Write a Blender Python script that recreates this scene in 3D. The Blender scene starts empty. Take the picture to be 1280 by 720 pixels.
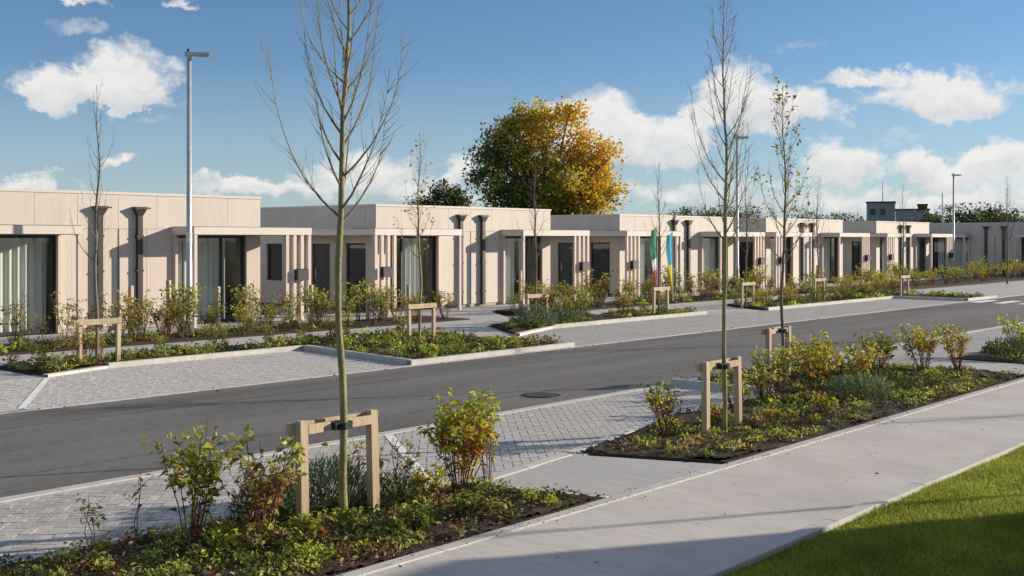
import bpy, math, random
import numpy as np
from mathutils import Vector, Matrix
S = bpy.context.scene
C = S.collection
RAD = math.radians

# ------------------------------------------------------------------ camera
# world: +X runs along the street, +Y points across it to the bungalows
T = math.atan(1240/1400)
CAMH = 2.35
cam_d = bpy.data.cameras.new('camera'); cam = bpy.data.objects.new('camera', cam_d); C.objects.link(cam)
cam.location = (0, 0, CAMH); cam.rotation_euler = (RAD(90), 0, T-RAD(90))
cam_d.sensor_width = 36; cam_d.lens = 36*1400/1280; cam_d.shift_y = -61/1280
cam_d.clip_start = .1; cam_d.clip_end = 5000
S.camera = cam

# ------------------------------------------------------------------ sun, sky, exposure
SUN_EL = RAD(16.0)
SX, SY = .853, -.522                      # horizontal direction towards the sun
sun_d = bpy.data.lights.new('sun', 'SUN'); sun = bpy.data.objects.new('sun', sun_d); C.objects.link(sun)
sun_d.energy = 5.0; sun_d.angle = RAD(.5); sun_d.color = (1, .88, .72)
to_sun = Vector((SX*math.cos(SUN_EL), SY*math.cos(SUN_EL), math.sin(SUN_EL)))
sun.rotation_euler = to_sun.to_track_quat('Z', 'Y').to_euler()
sun.location = (40, -30, 30)
S.view_settings.view_transform = 'Standard'; S.view_settings.look = 'None'
S.view_settings.exposure = .45; S.view_settings.gamma = 1
SKY_STRENGTH = .086

W = bpy.data.worlds.new('World'); S.world = W; W.use_nodes = True
W.cycles.sampling_method = 'MANUAL'; W.cycles.sample_map_resolution = 256
S.cycles.max_bounces = 6; S.cycles.diffuse_bounces = 3; S.cycles.glossy_bounces = 2; S.cycles.transparent_max_bounces = 8
wn, wl = W.node_tree.nodes, W.node_tree.links
wn.clear()
def wmath(op, a, b=None, c=None, clamp=False):
    n = wn.new('ShaderNodeMath'); n.operation = op; n.use_clamp = clamp
    for i, v in enumerate((a, b, c)):
        if v is None: continue
        if isinstance(v, (int, float)): n.inputs[i].default_value = v
        else: wl.new(v, n.inputs[i])
    return n.outputs[0]
def wmix(f, a, b):
    n = wn.new('ShaderNodeMix'); n.data_type = 'RGBA'
    for s, v in ((n.inputs[0], f), (n.inputs[6], a), (n.inputs[7], b)):
        if isinstance(v, (int, float)): s.default_value = v
        elif isinstance(v, tuple): s.default_value = v
        else: wl.new(v, s)
    return n.outputs[2]
sky = wn.new('ShaderNodeTexSky'); sky.sky_type = 'NISHITA'; sky.sun_disc = False
sky.sun_elevation = SUN_EL
sky.sun_rotation = math.atan2(SX, SY)     # clockwise from +Y
sky.air_density = .85; sky.dust_density = .1; sky.ozone_density = 4
tc = wn.new('ShaderNodeTexCoord')
sep = wn.new('ShaderNodeSeparateXYZ'); wl.new(tc.outputs['Generated'], sep.inputs[0])
az0 = wmath('SUBTRACT', wmath('ARCTAN2', sep.outputs[1], sep.outputs[0]), T)     # 0 straight ahead, + to the left
az0 = wmath('MULTIPLY', az0, -1.0)
el0 = wmath('ARCSINE', sep.outputs[2])
# ragged cloud edges: shift the lookup by noise
def wnoise(scale, detail, rough, off=0., stretch=1.0):
    mp = wn.new('ShaderNodeMapping'); mp.inputs['Location'].default_value = (off, off*.7, off*.3)
    mp.inputs['Scale'].default_value = (1, 1, stretch)
    wl.new(tc.outputs['Generated'], mp.inputs[0])
    n = wn.new('ShaderNodeTexNoise'); n.inputs['Scale'].default_value = scale; n.inputs['Detail'].default_value = detail
    n.inputs['Roughness'].default_value = rough
    wl.new(mp.outputs[0], n.inputs[0]); return n.outputs[0]
nA = wnoise(21, 7, .62, 3.1, 1.3); nB = wnoise(21, 7, .62, 11.7, 1.3); nF = wnoise(55, 5, .62, 5.5, 1.4)
az = wmath('ADD', az0, wmath('MULTIPLY', wmath('SUBTRACT', nA, .5), .088))
el = wmath('ADD', el0, wmath('MULTIPLY', wmath('SUBTRACT', nB, .5), .062))
def px_dir(px, py):
    k = (px-640)/1400
    return math.atan(k), math.atan((299-py)/1400/math.sqrt(1+k*k))
clouds = [  # centre and half size in picture pixels turned into bearings and heights
 (165,92,58,42,1),(85,106,68,30,1),(130,114,95,22,1),(150,195,26,9,.8),(92,38,40,10,.32),(230,0,30,7,.6),(95,-4,34,8,.6),
 (40,232,75,11,.8),(300,236,60,14,.7),(450,222,110,30,.72),(330,230,70,12,.6),(575,212,40,20,.8),
 (690,140,50,24,.9),(752,158,66,52,1),(822,172,62,36,1),(870,165,34,30,1),
 (930,124,66,46,1),(1003,130,62,30,.95),(1080,92,44,12,.8),(1150,112,66,30,1),(1205,118,60,36,1),
 (1052,204,46,32,1),(1140,202,40,24,.9),(1195,206,56,20,.85),(1258,198,56,26,.95),
 (830,240,130,18,.55),(1080,250,150,16,.55),(1230,244,100,28,.6),(560,246,90,14,.5),(960,225,60,12,.4),(1120,170,50,8,.22),(1000,62,46,7,.2),(200,150,40,6,.16),(480,120,60,8,.12)]
mask = None; shade = None
for px, py, w, hh, k in clouds:
    ca, ce = px_dir(px, py+hh*.35); wa = w/1400*1.1; we = hh*1.35/1400
    da = wmath('DIVIDE', wmath('SUBTRACT', az, ca), wa)
    e = wmath('DIVIDE', wmath('SUBTRACT', el, ce), we)
    e2 = wmath('MAXIMUM', e, wmath('MULTIPLY', e, -1.9))
    m = wmath('SUBTRACT', 1.0, wmath('ADD', wmath('MULTIPLY', da, da), wmath('MULTIPLY', e2, e2)))
    m = wmath('MULTIPLY', wmath('MAXIMUM', m, 0.0), k)
    sh = wmath('MULTIPLY', m, wmath('ADD', e, .55))
    mask = m if mask is None else wmath('ADD', mask, m)
    shade = sh if shade is None else wmath('ADD', shade, sh)
nG = wnoise(5.5, 8, .58, 1.3, 2.6)
# unseen cumulus added outside the frame, its cover raised for more overhead fill light
out = wmath('MAXIMUM', wmath('MULTIPLY', wmath('SUBTRACT', wmath('ABSOLUTE', az0), .50), 8.0, clamp=True),
            wmath('MULTIPLY', wmath('SUBTRACT', el0, .235), 9.0, clamp=True))
gen = wmath('MULTIPLY', wmath('MULTIPLY', wmath('SUBTRACT', nG, .47), 6.0, clamp=True), wmath('MULTIPLY', out, .85))
gen = wmath('MULTIPLY', gen, wmath('MULTIPLY', sep.outputs[2], 12.0, clamp=True))
edge = wmath('MULTIPLY', wmath('SUBTRACT', nF, .5), .95)
dens = wmath('ADD', mask, gen)
fac = wmath('MULTIPLY', wmath('ADD', wmath('SUBTRACT', dens, .07), wmath('MULTIPLY', edge, wmath('MULTIPLY', dens, 3.0, clamp=True))), 1.7, clamp=True)
fac = wmath('MULTIPLY', fac, .95)
lit = wmath('ADD', wmath('MULTIPLY', wmath('DIVIDE', shade, wmath('ADD', mask, .05)), .75), .33)
lit = wmath('ADD', lit, wmath('MULTIPLY', wmath('SUBTRACT', nF, .5), .9), clamp=True)
CL = 1.0/SKY_STRENGTH
ccol = wmix(lit, (.36*CL, .40*CL, .45*CL, 1), (.64*CL, .63*CL, .61*CL, 1))
hz = wmath('MULTIPLY', wmath('MULTIPLY', wmath('SUBTRACT', .15, wmath('ABSOLUTE', el0)), 6.6, clamp=True), .62)      # pale haze all round the horizon
hzc = wmix(hz, sky.outputs[0], (.34*CL, .42*CL, .47*CL, 1))
skc = wmix(fac, hzc, ccol)
bg = wn.new('ShaderNodeBackground'); bg.inputs['Strength'].default_value = SKY_STRENGTH
wl.new(skc, bg.inputs['Color'])
wo = wn.new('ShaderNodeOutputWorld'); wl.new(bg.outputs[0], wo.inputs[0])

# ------------------------------------------------------------------ mesh helpers
def new_obj(name, me, parent=None, **props):
    o = bpy.data.objects.new(name, me); C.objects.link(o)
    if parent is not None: o.parent = parent
    for k, v in props.items():
        if v is not None: o[k] = v
    return o
class MB:
    def __init__(self): self.v = []; self.f = []; self.c = []
    def box(self, x0, x1, y0, y1, z0, z1):
        n = len(self.v)
        self.v += [(x0,y0,z0),(x1,y0,z0),(x1,y1,z0),(x0,y1,z0),(x0,y0,z1),(x1,y0,z1),(x1,y1,z1),(x0,y1,z1)]
        self.f += [(n,n+3,n+2,n+1),(n+4,n+5,n+6,n+7),(n,n+1,n+5,n+4),(n+1,n+2,n+6,n+5),(n+2,n+3,n+7,n+6),(n+3,n,n+4,n+7)]
        return self
    def cbox(self, x0, x1, y0, y1, z0, z1, b=.012):
        """box with a chamfered top"""
        n = len(self.v)
        for (a, z) in ((0, z0), (0, z1-b), (b, z1)):
            self.v += [(x0+a,y0+a,z),(x1-a,y0+a,z),(x1-a,y1-a,z),(x0+a,y1-a,z)]
        for k in (0, 4):
            for i in range(4):
                j = (i+1) % 4; self.f.append((n+k+i, n+k+j, n+k+4+j, n+k+4+i))
        self.f += [(n+3,n+2,n+1,n), (n+8,n+9,n+10,n+11)]
        return self
    def prism(self, poly, z0, z1, b=0.0):
        """extruded polygon (counter-clockwise)"""
        n = len(self.v); k = len(poly)
        self.v += [(x, y, z0) for x, y in poly] + [(x, y, z1) for x, y in poly]
        self.f.append(tuple(range(n+k-1, n-1, -1))); self.f.append(tuple(range(n+k, n+2*k)))
        for i in range(k):
            j = (i+1) % k; self.f.append((n+i, n+j, n+k+j, n+k+i))
        return self
    def tube(self, pts, rad, n=6, cap=True):
        pts = [Vector(p) for p in pts]; base = len(self.v)
        up = Vector((.31, .17, .93))
        prev = None
        for i, p in enumerate(pts):
            d = (pts[min(i+1, len(pts)-1)]-pts[max(i-1, 0)])
            d = d.normalized() if d.length > 1e-9 else Vector((0,0,1))
            a = prev if prev is not None else (d.cross(Vector((1,0,0))) if abs(d.x) < .9 else d.cross(Vector((0,1,0))))
            a = (a-d*a.dot(d)); a = a.normalized() if a.length > 1e-6 else d.orthogonal().normalized()
            prev = a; b = d.cross(a)
            r = rad[i] if isinstance(rad, (list, tuple)) else rad
            for k in range(n):
                t = 2*math.pi*k/n; q = p+a*(r*math.cos(t))+b*(r*math.sin(t)); self.v.append((q.x, q.y, q.z))
        for i in range(len(pts)-1):
            for k in range(n):
                j = (k+1) % n
                self.f.append((base+i*n+k, base+i*n+j, base+(i+1)*n+j, base+(i+1)*n+k))
        if cap:
            self.f.append(tuple(base+k for k in range(n-1, -1, -1)))
            m = base+(len(pts)-1)*n; self.f.append(tuple(m+k for k in range(n)))
        return self
    def mesh(self, name, mat, smooth=False):
        me = bpy.data.meshes.new(name); me.from_pydata(self.v, [], self.f)
        if mat: me.materials.append(mat)
        if smooth: me.polygons.foreach_set('use_smooth', [True]*len(me.polygons))
        me.update(); return me
    def build(self, name, mat, parent=None, smooth=False, **props):
        return new_obj(name, self.mesh(name, mat, smooth), parent, **props)
def np_mesh(name, V, F, mat, cols=None):
    """V (n,3), F (m,k) uniform faces, per-vertex colours"""
    me = bpy.data.meshes.new(name); V = np.asarray(V, np.float32); F = np.asarray(F, np.int32)
    k = F.shape[1]
    me.vertices.add(len(V)); me.vertices.foreach_set('co', V.ravel())
    me.loops.add(F.size); me.loops.foreach_set('vertex_index', F.ravel())
    me.polygons.add(len(F)); me.polygons.foreach_set('loop_start', np.arange(0, F.size, k, dtype=np.int32))
    me.update(calc_edges=True)
    if cols is not None:
        a = me.color_attributes.new('col', 'FLOAT_COLOR', 'POINT')
        cc = np.ones((len(V), 4), np.float32); cc[:, :3] = cols
        a.data.foreach_set('color', cc.ravel())
    if mat: me.materials.append(mat)
    me.validate(); return me
def empty(name, loc=(0,0,0), rz=0., **props):
    o = bpy.data.objects.new(name, None); C.objects.link(o); o.location = loc; o.rotation_euler = (0, 0, rz)
    o.empty_display_size = .2
    for k, v in props.items():
        if v is not None: o[k] = v
    return o
def copy_tree(o, parent=None):
    c = o.copy(); C.objects.link(c); c.parent = parent
    for ch in list(o.children): copy_tree(ch, c)
    return c
def strip(x0, x1, y0, y1, z):
    m = MB(); m.v = [(x0,y0,z),(x1,y0,z),(x1,y1,z),(x0,y1,z)]; m.f = [(0,1,2,3)]; return m
def sheet(poly, z):
    m = MB(); m.v = [(x, y, z) for x, y in poly]; m.f = [tuple(range(len(poly)))]; return m

# ------------------------------------------------------------------ materials
def mat_new(name):
    m = bpy.data.materials.new(name); m.use_nodes = True; nt = m.node_tree
    return m, nt.nodes, nt.links, nt.nodes['Principled BSDF']
def mat(name, c1, c2=None, scale=6., detail=6., rough=.8, bump=0., bscale=60., spec=.3, metal=0., lo=.35, hi=.65, c3=None, s3=.6, rnd=0., stretch=(1,1,1), space='Object'):
    """two-tone noise colour, an optional broad third tone, fine bump, per-object value jitter"""
    m, n, l, b = mat_new(name)
    b.inputs['Roughness'].default_value = rough; b.inputs['Metallic'].default_value = metal
    b.inputs['Specular IOR Level'].default_value = spec
    t = n.new('ShaderNodeTexCoord'); mp = n.new('ShaderNodeMapping'); mp.inputs['Scale'].default_value = stretch
    if space == 'World':
        g = n.new('ShaderNodeNewGeometry'); l.new(g.outputs['Position'], mp.inputs[0])
    else: l.new(t.outputs['Object'], mp.inputs[0])
    col = None
    if c2 is None: c2 = tuple(v*.85 for v in c1)
    nz = n.new('ShaderNodeTexNoise'); nz.inputs['Scale'].default_value = scale; nz.inputs['Detail'].default_value = detail
    l.new(mp.outputs[0], nz.inputs[0])
    r = n.new('ShaderNodeMapRange'); r.inputs[1].default_value = lo; r.inputs[2].default_value = hi; l.new(nz.outputs[0], r.inputs[0])
    mx = n.new('ShaderNodeMix'); mx.data_type = 'RGBA'; mx.inputs[6].default_value = (*c1, 1); mx.inputs[7].default_value = (*c2, 1)
    l.new(r.outputs[0], mx.inputs[0]); col = mx.outputs[2]
    if c3 is not None:
        n3 = n.new('ShaderNodeTexNoise'); n3.inputs['Scale'].default_value = s3; n3.inputs['Detail'].default_value = 4
        l.new(mp.outputs[0], n3.inputs[0])
        r3 = n.new('ShaderNodeMapRange'); r3.inputs[1].default_value = .48; r3.inputs[2].default_value = .72; l.new(n3.outputs[0], r3.inputs[0])
        m3 = n.new('ShaderNodeMix'); m3.data_type = 'RGBA'; m3.inputs[7].default_value = (*c3, 1)
        l.new(r3.outputs[0], m3.inputs[0]); l.new(col, m3.inputs[6]); col = m3.outputs[2]
    if rnd > 0:
        oi = n.new('ShaderNodeObjectInfo'); rr = n.new('ShaderNodeMapRange')
        rr.inputs[3].default_value = 1-rnd; rr.inputs[4].default_value = 1+rnd; l.new(oi.outputs['Random'], rr.inputs[0])
        hs = n.new('ShaderNodeHueSaturation'); l.new(rr.outputs[0], hs.inputs['Value']); l.new(col, hs.inputs['Color']); col = hs.outputs[0]
    l.new(col, b.inputs['Base Color'])
    if bump > 0:
        nb = n.new('ShaderNodeTexNoise'); nb.inputs['Scale'].default_value = bscale; nb.inputs['Detail'].default_value = 5
        l.new(mp.outputs[0], nb.inputs[0])
        bp = n.new('ShaderNodeBump'); bp.inputs['Strength'].default_value = bump; bp.inputs['Distance'].default_value = .02
        l.new(nb.outputs[0], bp.inputs['Height']); l.new(bp.outputs[0], b.inputs['Normal'])
    return m
def leaf_mat(name, trans=.45, rough=.55, rnd=.12):
    m, n, l, b = mat_new(name)
    at = n.new('ShaderNodeAttribute'); at.attribute_name = 'col'
    oi = n.new('ShaderNodeObjectInfo'); rr = n.new('ShaderNodeMapRange'); rr.inputs[3].default_value = 1-rnd; rr.inputs[4].default_value = 1+rnd
    l.new(oi.outputs['Random'], rr.inputs[0])
    hs = n.new('ShaderNodeHueSaturation'); l.new(rr.outputs[0], hs.inputs['Value']); l.new(at.outputs['Color'], hs.inputs['Color'])
    b.inputs['Roughness'].default_value = rough; b.inputs['Specular IOR Level'].default_value = .25
    l.new(hs.outputs[0], b.inputs['Base Color'])
    tr = n.new('ShaderNodeBsdfTranslucent'); l.new(hs.outputs[0], tr.inputs[0])
    ms = n.new('ShaderNodeMixShader'); ms.inputs[0].default_value = trans
    l.new(b.outputs[0], ms.inputs[1]); l.new(tr.outputs[0], ms.inputs[2])
    l.new(ms.outputs[0], n['Material Output'].inputs[0]); return m
M = {}
M['panel'] = mat('wall_panel', (.585,.53,.475), (.545,.49,.437), scale=3.5, detail=8, rough=.6, bump=.05, bscale=25, rnd=.018, c3=(.53,.478,.425), s3=1.6, stretch=(2.2,2.2,.35), lo=.3, hi=.72)
M['core'] = mat('wall_core', (.42,.36,.31), (.36,.31,.27), scale=3, rough=.85)
M['cap'] = mat('coping_metal', (.62,.565,.505), (.58,.53,.47), scale=4, rough=.45)
M['fascia'] = mat('canopy_fascia', (.62,.57,.52), (.59,.54,.49), scale=3, rough=.5, rnd=.03)
M['slat'] = mat('slat_metal', (.62,.52,.46), (.58,.49,.43), scale=5, rough=.5, rnd=.04)
M['dark'] = mat('dark_aluminium', (.035,.034,.036), (.028,.028,.03), scale=8, rough=.4, spec=.5)
M['brown'] = mat('brown_downpipe', (.05,.041,.038), (.04,.034,.031), scale=8, rough=.4, spec=.5)
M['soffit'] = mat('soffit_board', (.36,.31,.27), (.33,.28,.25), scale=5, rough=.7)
M['inside'] = mat('room_inside', (.09,.085,.08), (.07,.065,.06), scale=2, rough=.9)
M['black'] = mat('black_steel', (.02,.02,.021), (.015,.015,.016), scale=8, rough=.45, spec=.5)
M['roof'] = mat('roof_membrane', (.20,.20,.20), (.16,.16,.16), scale=2, rough=.9)
M['curtain'] = mat('curtain_cloth', (.74,.74,.70), (.64,.65,.62), scale=3, rough=.9, stretch=(4,4,.3))
M['door'] = mat('door_paint', (.10,.10,.10), (.085,.085,.085), scale=4, rough=.5)
M['galv'] = mat('galvanised_steel', (.50,.52,.54), (.40,.42,.44), scale=12, rough=.42, metal=.35, spec=.5, bump=.03)
M['lampglass'] = mat('lamp_lens', (.6,.6,.58), rough=.3)
M['wood'] = mat('stake_wood', (.53,.43,.30), (.42,.33,.22), scale=7, rough=.8, bump=.25, bscale=40, stretch=(6,6,.5), rnd=.08, c3=(.38,.29,.19), s3=1.2)
M['rubber'] = mat('rubber_tie', (.02,.02,.02), rough=.7)
def broomed(name, ca, cb, stain):
    """broom-finished concrete: fine strokes across the path, grit, patches and dark specks"""
    m, n, l, b = mat_new(name); b.inputs['Roughness'].default_value = .86; b.inputs['Specular IOR Level'].default_value = .25
    g = n.new('ShaderNodeNewGeometry')
    def noise(s_, d, st=(1,1,1), rough=.5):
        mp = n.new('ShaderNodeMapping'); mp.inputs['Scale'].default_value = st; l.new(g.outputs['Position'], mp.inputs[0])
        z = n.new('ShaderNodeTexNoise'); z.inputs['Scale'].default_value = s_; z.inputs['Detail'].default_value = d; z.inputs['Roughness'].default_value = rough; l.new(mp.outputs[0], z.inputs[0]); return z.outputs[0]
    def ramp(v, lo, hi, a=0., c=1.):
        q = n.new('ShaderNodeMapRange'); q.inputs[1].default_value = lo; q.inputs[2].default_value = hi; q.inputs[3].default_value = a; q.inputs[4].default_value = c; l.new(v, q.inputs[0]); return q.outputs[0]
    def mx(f, a, c, mode='MIX'):
        q = n.new('ShaderNodeMix'); q.data_type = 'RGBA'; q.blend_type = mode
        for s_, v in ((q.inputs[0], f), (q.inputs[6], a), (q.inputs[7], c)):
            if isinstance(v, (int, float)): s_.default_value = v
            elif isinstance(v, tuple): s_.default_value = (*v, 1)
            else: l.new(v, s_)
        return q.outputs[2]
    strokes = noise(30, 3, (1, .06, 1)); patch = noise(.9, 7, (1, .8, 1), .62); grit = noise(140, 3); spk = noise(23, 2); big = noise(.8, 6, (1.6, .5, 1), .62)
    c = mx(ramp(patch, .36, .66), ca, cb); c = mx(ramp(big, .52, .74, 0, .55), c, stain)
    c = mx(1.0, c, ramp(strokes, .3, .7, .90, 1.07), 'MULTIPLY'); c = mx(1.0, c, ramp(grit, .3, .7, .86, 1.12), 'MULTIPLY')
    c = mx(ramp(spk, .70, .76, 0, .5), c, (.16,.145,.13)); l.new(c, b.inputs['Base Color'])
    bp = n.new('ShaderNodeBump'); bp.inputs['Strength'].default_value = .35; bp.inputs['Distance'].default_value = .006; l.new(strokes, bp.inputs['Height'])
    b2 = n.new('ShaderNodeBump'); b2.inputs['Strength'].default_value = .3; b2.inputs['Distance'].default_value = .004; l.new(grit, b2.inputs['Height']); l.new(bp.outputs[0], b2.inputs['Normal']); l.new(b2.outputs[0], b.inputs['Normal'])
    return m
M['concrete'] = broomed('footpath_concrete', (.61,.56,.515), (.51,.472,.438), (.42,.392,.37))
M['slab'] = broomed('slab_concrete', (.48,.47,.455), (.42,.413,.402), (.36,.357,.35))
M['kerb'] = mat('kerb_concrete', (.56,.54,.50), (.47,.45,.42), scale=5, detail=8, rough=.85, bump=.15, bscale=70, rnd=.07)
M['edging'] = mat('edging_concrete', (.55,.53,.495), (.47,.45,.42), scale=5, detail=8, rough=.85, bump=.15, bscale=70, rnd=.05)
M['farpath'] = mat('far_footpath_concrete', (.50,.48,.455), (.43,.415,.40), scale=1.5, detail=8, rough=.85, bump=.1, bscale=60)
M['paver'] = mat('block_paver', (.50,.475,.448), (.42,.40,.378), scale=9, detail=7, rough=.85, bump=.3, bscale=80, rnd=.16, space='World', c3=(.42,.395,.375), s3=.9)
M['sand'] = mat('joint_sand', (.24,.22,.195), (.18,.165,.145), scale=20, rough=.95, bump=.3)
M['mulch'] = mat('bark_mulch', (.085,.055,.036), (.035,.022,.015), scale=22, detail=10, rough=.95, bump=1.0, bscale=45, c3=(.06,.055,.03), s3=1.4, space='World')
M['lawn'] = mat('lawn_soil', (.06,.09,.016), (.035,.055,.01), scale=14, detail=8, rough=.95, bump=.8, bscale=60, space='World')
M['earth'] = mat('open_ground', (.10,.12,.04), (.08,.08,.035), scale=.3, detail=8, rough=.95, bump=.3, bscale=5, space='World')
M['paint'] = mat('road_paint', (.86,.85,.81), (.66,.65,.62), scale=14, detail=8, rough=.7, lo=.5, hi=.75)
M['iron'] = mat('cast_iron', (.04,.038,.036), (.025,.024,.023), scale=30, rough=.6, bump=.4, bscale=70)
M['bark_young'] = mat('young_bark', (.30,.275,.12), (.17,.16,.07), scale=10, detail=8, rough=.8, bump=.5, bscale=60, stretch=(1,1,.6), rnd=.1, c3=(.36,.33,.17), s3=5)
M['bark_grey'] = mat('grey_bark', (.22,.185,.14), (.14,.115,.09), scale=14, detail=8, rough=.85, bump=.5, bscale=60, rnd=.1)
M['twig'] = mat('twig_bark', (.27,.225,.14), (.18,.15,.09), scale=16, rough=.85, rnd=.1)
M['redstem'] = mat('red_stem', (.20,.085,.05), (.12,.06,.035), scale=16, rough=.7, rnd=.15)
M['brownstem'] = mat('brown_stem', (.15,.10,.06), (.09,.065,.04), scale=16, rough=.8, rnd=.15)
M['leaf'] = leaf_mat('leaf'); M['grassblade'] = leaf_mat('grass_blade', .4, .5, 0); M['needle'] = leaf_mat('needle_leaf', .15, .6)
M['hazed_teal'] = mat('hazed_teal_cladding', (.27,.30,.32), (.24,.27,.29), scale=.4, rough=.6)  # distance haze is mixed into this colour, paler than the cladding itself
M['brickred'] = mat('red_plantroom', (.16,.08,.06), (.12,.065,.05), scale=.5, rough=.8)
M['flag_green'] = mat('flag_green', (.05,.26,.14), (.04,.21,.11), scale=3, rough=.8)
M['flag_white'] = mat('flag_white', (.75,.75,.72), rough=.8)
M['flag_red'] = mat('flag_red', (.52,.13,.09), rough=.8)
M['flag_blue'] = mat('flag_blue', (.04,.32,.46), rough=.8)
M['flag_yellow'] = mat('flag_yellow', (.75,.62,.06), rough=.8)
# ribbed front cladding: fine vertical folds as relief
def ribbed(name, src, pitch):
    m = M[src].copy(); m.name = name; n, l = m.node_tree.nodes, m.node_tree.links
    b = n['Principled BSDF']; t = n.new('ShaderNodeTexCoord'); w = n.new('ShaderNodeTexWave')
    w.wave_type = 'BANDS'; w.bands_direction = 'X'; w.inputs['Scale'].default_value = .314/pitch; w.inputs['Distortion'].default_value = 0
    l.new(t.outputs['Object'], w.inputs[0])
    bp = n.new('ShaderNodeBump'); bp.inputs['Strength'].default_value = .12; bp.inputs['Distance'].default_value = .010
    l.new(w.outputs[0], bp.inputs['Height']); l.new(bp.outputs[0], b.inputs['Normal']); return m
M['lower'] = mat('lower_panel', (.585,.515,.46), (.55,.483,.43), scale=2.5, rough=.6, rnd=.03, c3=(.545,.475,.425), s3=.8)
M['ribpanel'] = ribbed('ribbed_wall_panel', 'lower', .10)
# glass: clear with real reflection
def glass():
    m = bpy.data.materials.new('window_glass'); m.use_nodes = True; n, l = m.node_tree.nodes, m.node_tree.links
    n.remove(n['Principled BSDF']); f = n.new('ShaderNodeLayerWeight'); f.inputs[0].default_value = .5
    pw = n.new('ShaderNodeMath'); pw.operation = 'POWER'; pw.inputs[1].default_value = 4.0; l.new(f.outputs['Facing'], pw.inputs[0])
    ad = n.new('ShaderNodeMath'); ad.operation = 'MULTIPLY_ADD'; ad.inputs[1].default_value = .85; ad.inputs[2].default_value = .05; l.new(pw.outputs[0], ad.inputs[0])
    tr = n.new('ShaderNodeBsdfTransparent'); tr.inputs[0].default_value = (.93,.95,.94,1)
    gl = n.new('ShaderNodeBsdfGlossy'); gl.inputs['Roughness'].default_value = .02
    x = n.new('ShaderNodeMixShader'); l.new(ad.outputs[0], x.inputs[0]); l.new(tr.outputs[0], x.inputs[1]); l.new(gl.outputs[0], x.inputs[2])
    l.new(x.outputs[0], n['Material Output'].inputs[0]); return m
M['glass'] = glass()
# asphalt with a laying seam and tyre-darkened strips that follow the street
def asphalt():
    m, n, l, b = mat_new('asphalt'); b.inputs['Roughness'].default_value = .82; b.inputs['Specular IOR Level'].default_value = .25
    g = n.new('ShaderNodeNewGeometry'); sp = n.new('ShaderNodeSeparateXYZ'); l.new(g.outputs['Position'], sp.inputs[0])
    def noise(s, d, st=(1,1,1)):
        mp = n.new('ShaderNodeMapping'); mp.inputs['Scale'].default_value = st; l.new(g.outputs['Position'], mp.inputs[0])
        z = n.new('ShaderNodeTexNoise'); z.inputs['Scale'].default_value = s; z.inputs['Detail'].default_value = d; l.new(mp.outputs[0], z.inputs[0]); return z.outputs[0]
    def mth(op, a, b_=None, clamp=False):
        q = n.new('ShaderNodeMath'); q.operation = op; q.use_clamp = clamp
        for i, v in enumerate((a, b_)):
            if v is None: continue
            if isinstance(v, (int, float)): q.inputs[i].default_value = v
            else: l.new(v, q.inputs[i])
        return q.outputs[0]
    fine = noise(120, 4); broad = noise(.5, 5, (.35, 1.5, 1)); wob = noise(.7, 3)
    y = mth('ADD', sp.outputs[1], mth('MULTIPLY', mth('SUBTRACT', wob, .5), .12))
    def line(yc, w): return mth('SUBTRACT', 1.0, mth('DIVIDE', mth('ABSOLUTE', mth('SUBTRACT', y, yc)), w), clamp=True)
    dark = mth('ADD', mth('MULTIPLY', line(13.9, .05), .5), mth('MULTIPLY', line(11.1, .05), .35))
    dark = mth('ADD', dark, mth('MULTIPLY', line(14.55, .4), .18))
    v = mth('ADD', mth('MULTIPLY', mth('SUBTRACT', broad, .5), 1.1), mth('ADD', mth('MULTIPLY', mth('SUBTRACT', fine, .5), 1.3), mth('MULTIPLY', mth('SUBTRACT', noise(9, 6), .5), .7)))
    v = mth('SUBTRACT', mth('ADD', 1.0, v), dark)
    mx = n.new('ShaderNodeMix'); mx.data_type = 'RGBA'; mx.blend_type = 'MULTIPLY'; mx.inputs[0].default_value = 1
    mx.inputs[6].default_value = (.165,.156,.147,1); l.new(v, mx.inputs[7]); l.new(mx.outputs[2], b.inputs['Base Color'])
    bp = n.new('ShaderNodeBump'); bp.inputs['Strength'].default_value = .5; bp.inputs['Distance'].default_value = .008; l.new(fine, bp.inputs['Height']); l.new(bp.outputs[0], b.inputs['Normal'])
    return m
M['asphalt'] = asphalt()

rng = np.random.default_rng(7); R = random.Random(11)

# ------------------------------------------------------------------ ground, road, paths
strip(-900, 2500, -900, 2500, -.09).build('ground', M['earth'], kind='structure', label='open ground under and beyond the housing estate')
strip(-60, 160, 10.2, 15.1, 0).build('road', M['asphalt'], kind='structure', label='dark grey asphalt road running past the bungalows')
strip(-40, 140, 4.25, 5.96, 0).build('footpath', M['concrete'], kind='structure', label='pale brushed concrete footpath beside the lawn')
sheet([(-60,-60),(160,-60),(160,4.12),(-60,4.12)], -.03).build('lawn', M['lawn'], kind='structure', label='mown lawn edged by a pale kerb')
strip(-40, 140, 20.55, 22.5, .012).build('far_footpath', M['farpath'], kind='structure', label='pale footpath between the two planted strips across the road')
strip(-40, 140, 24.7, 40.0, -.01).build('house_apron', M['farpath'], kind='structure', label='pale paved apron the bungalows stand on')

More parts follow.
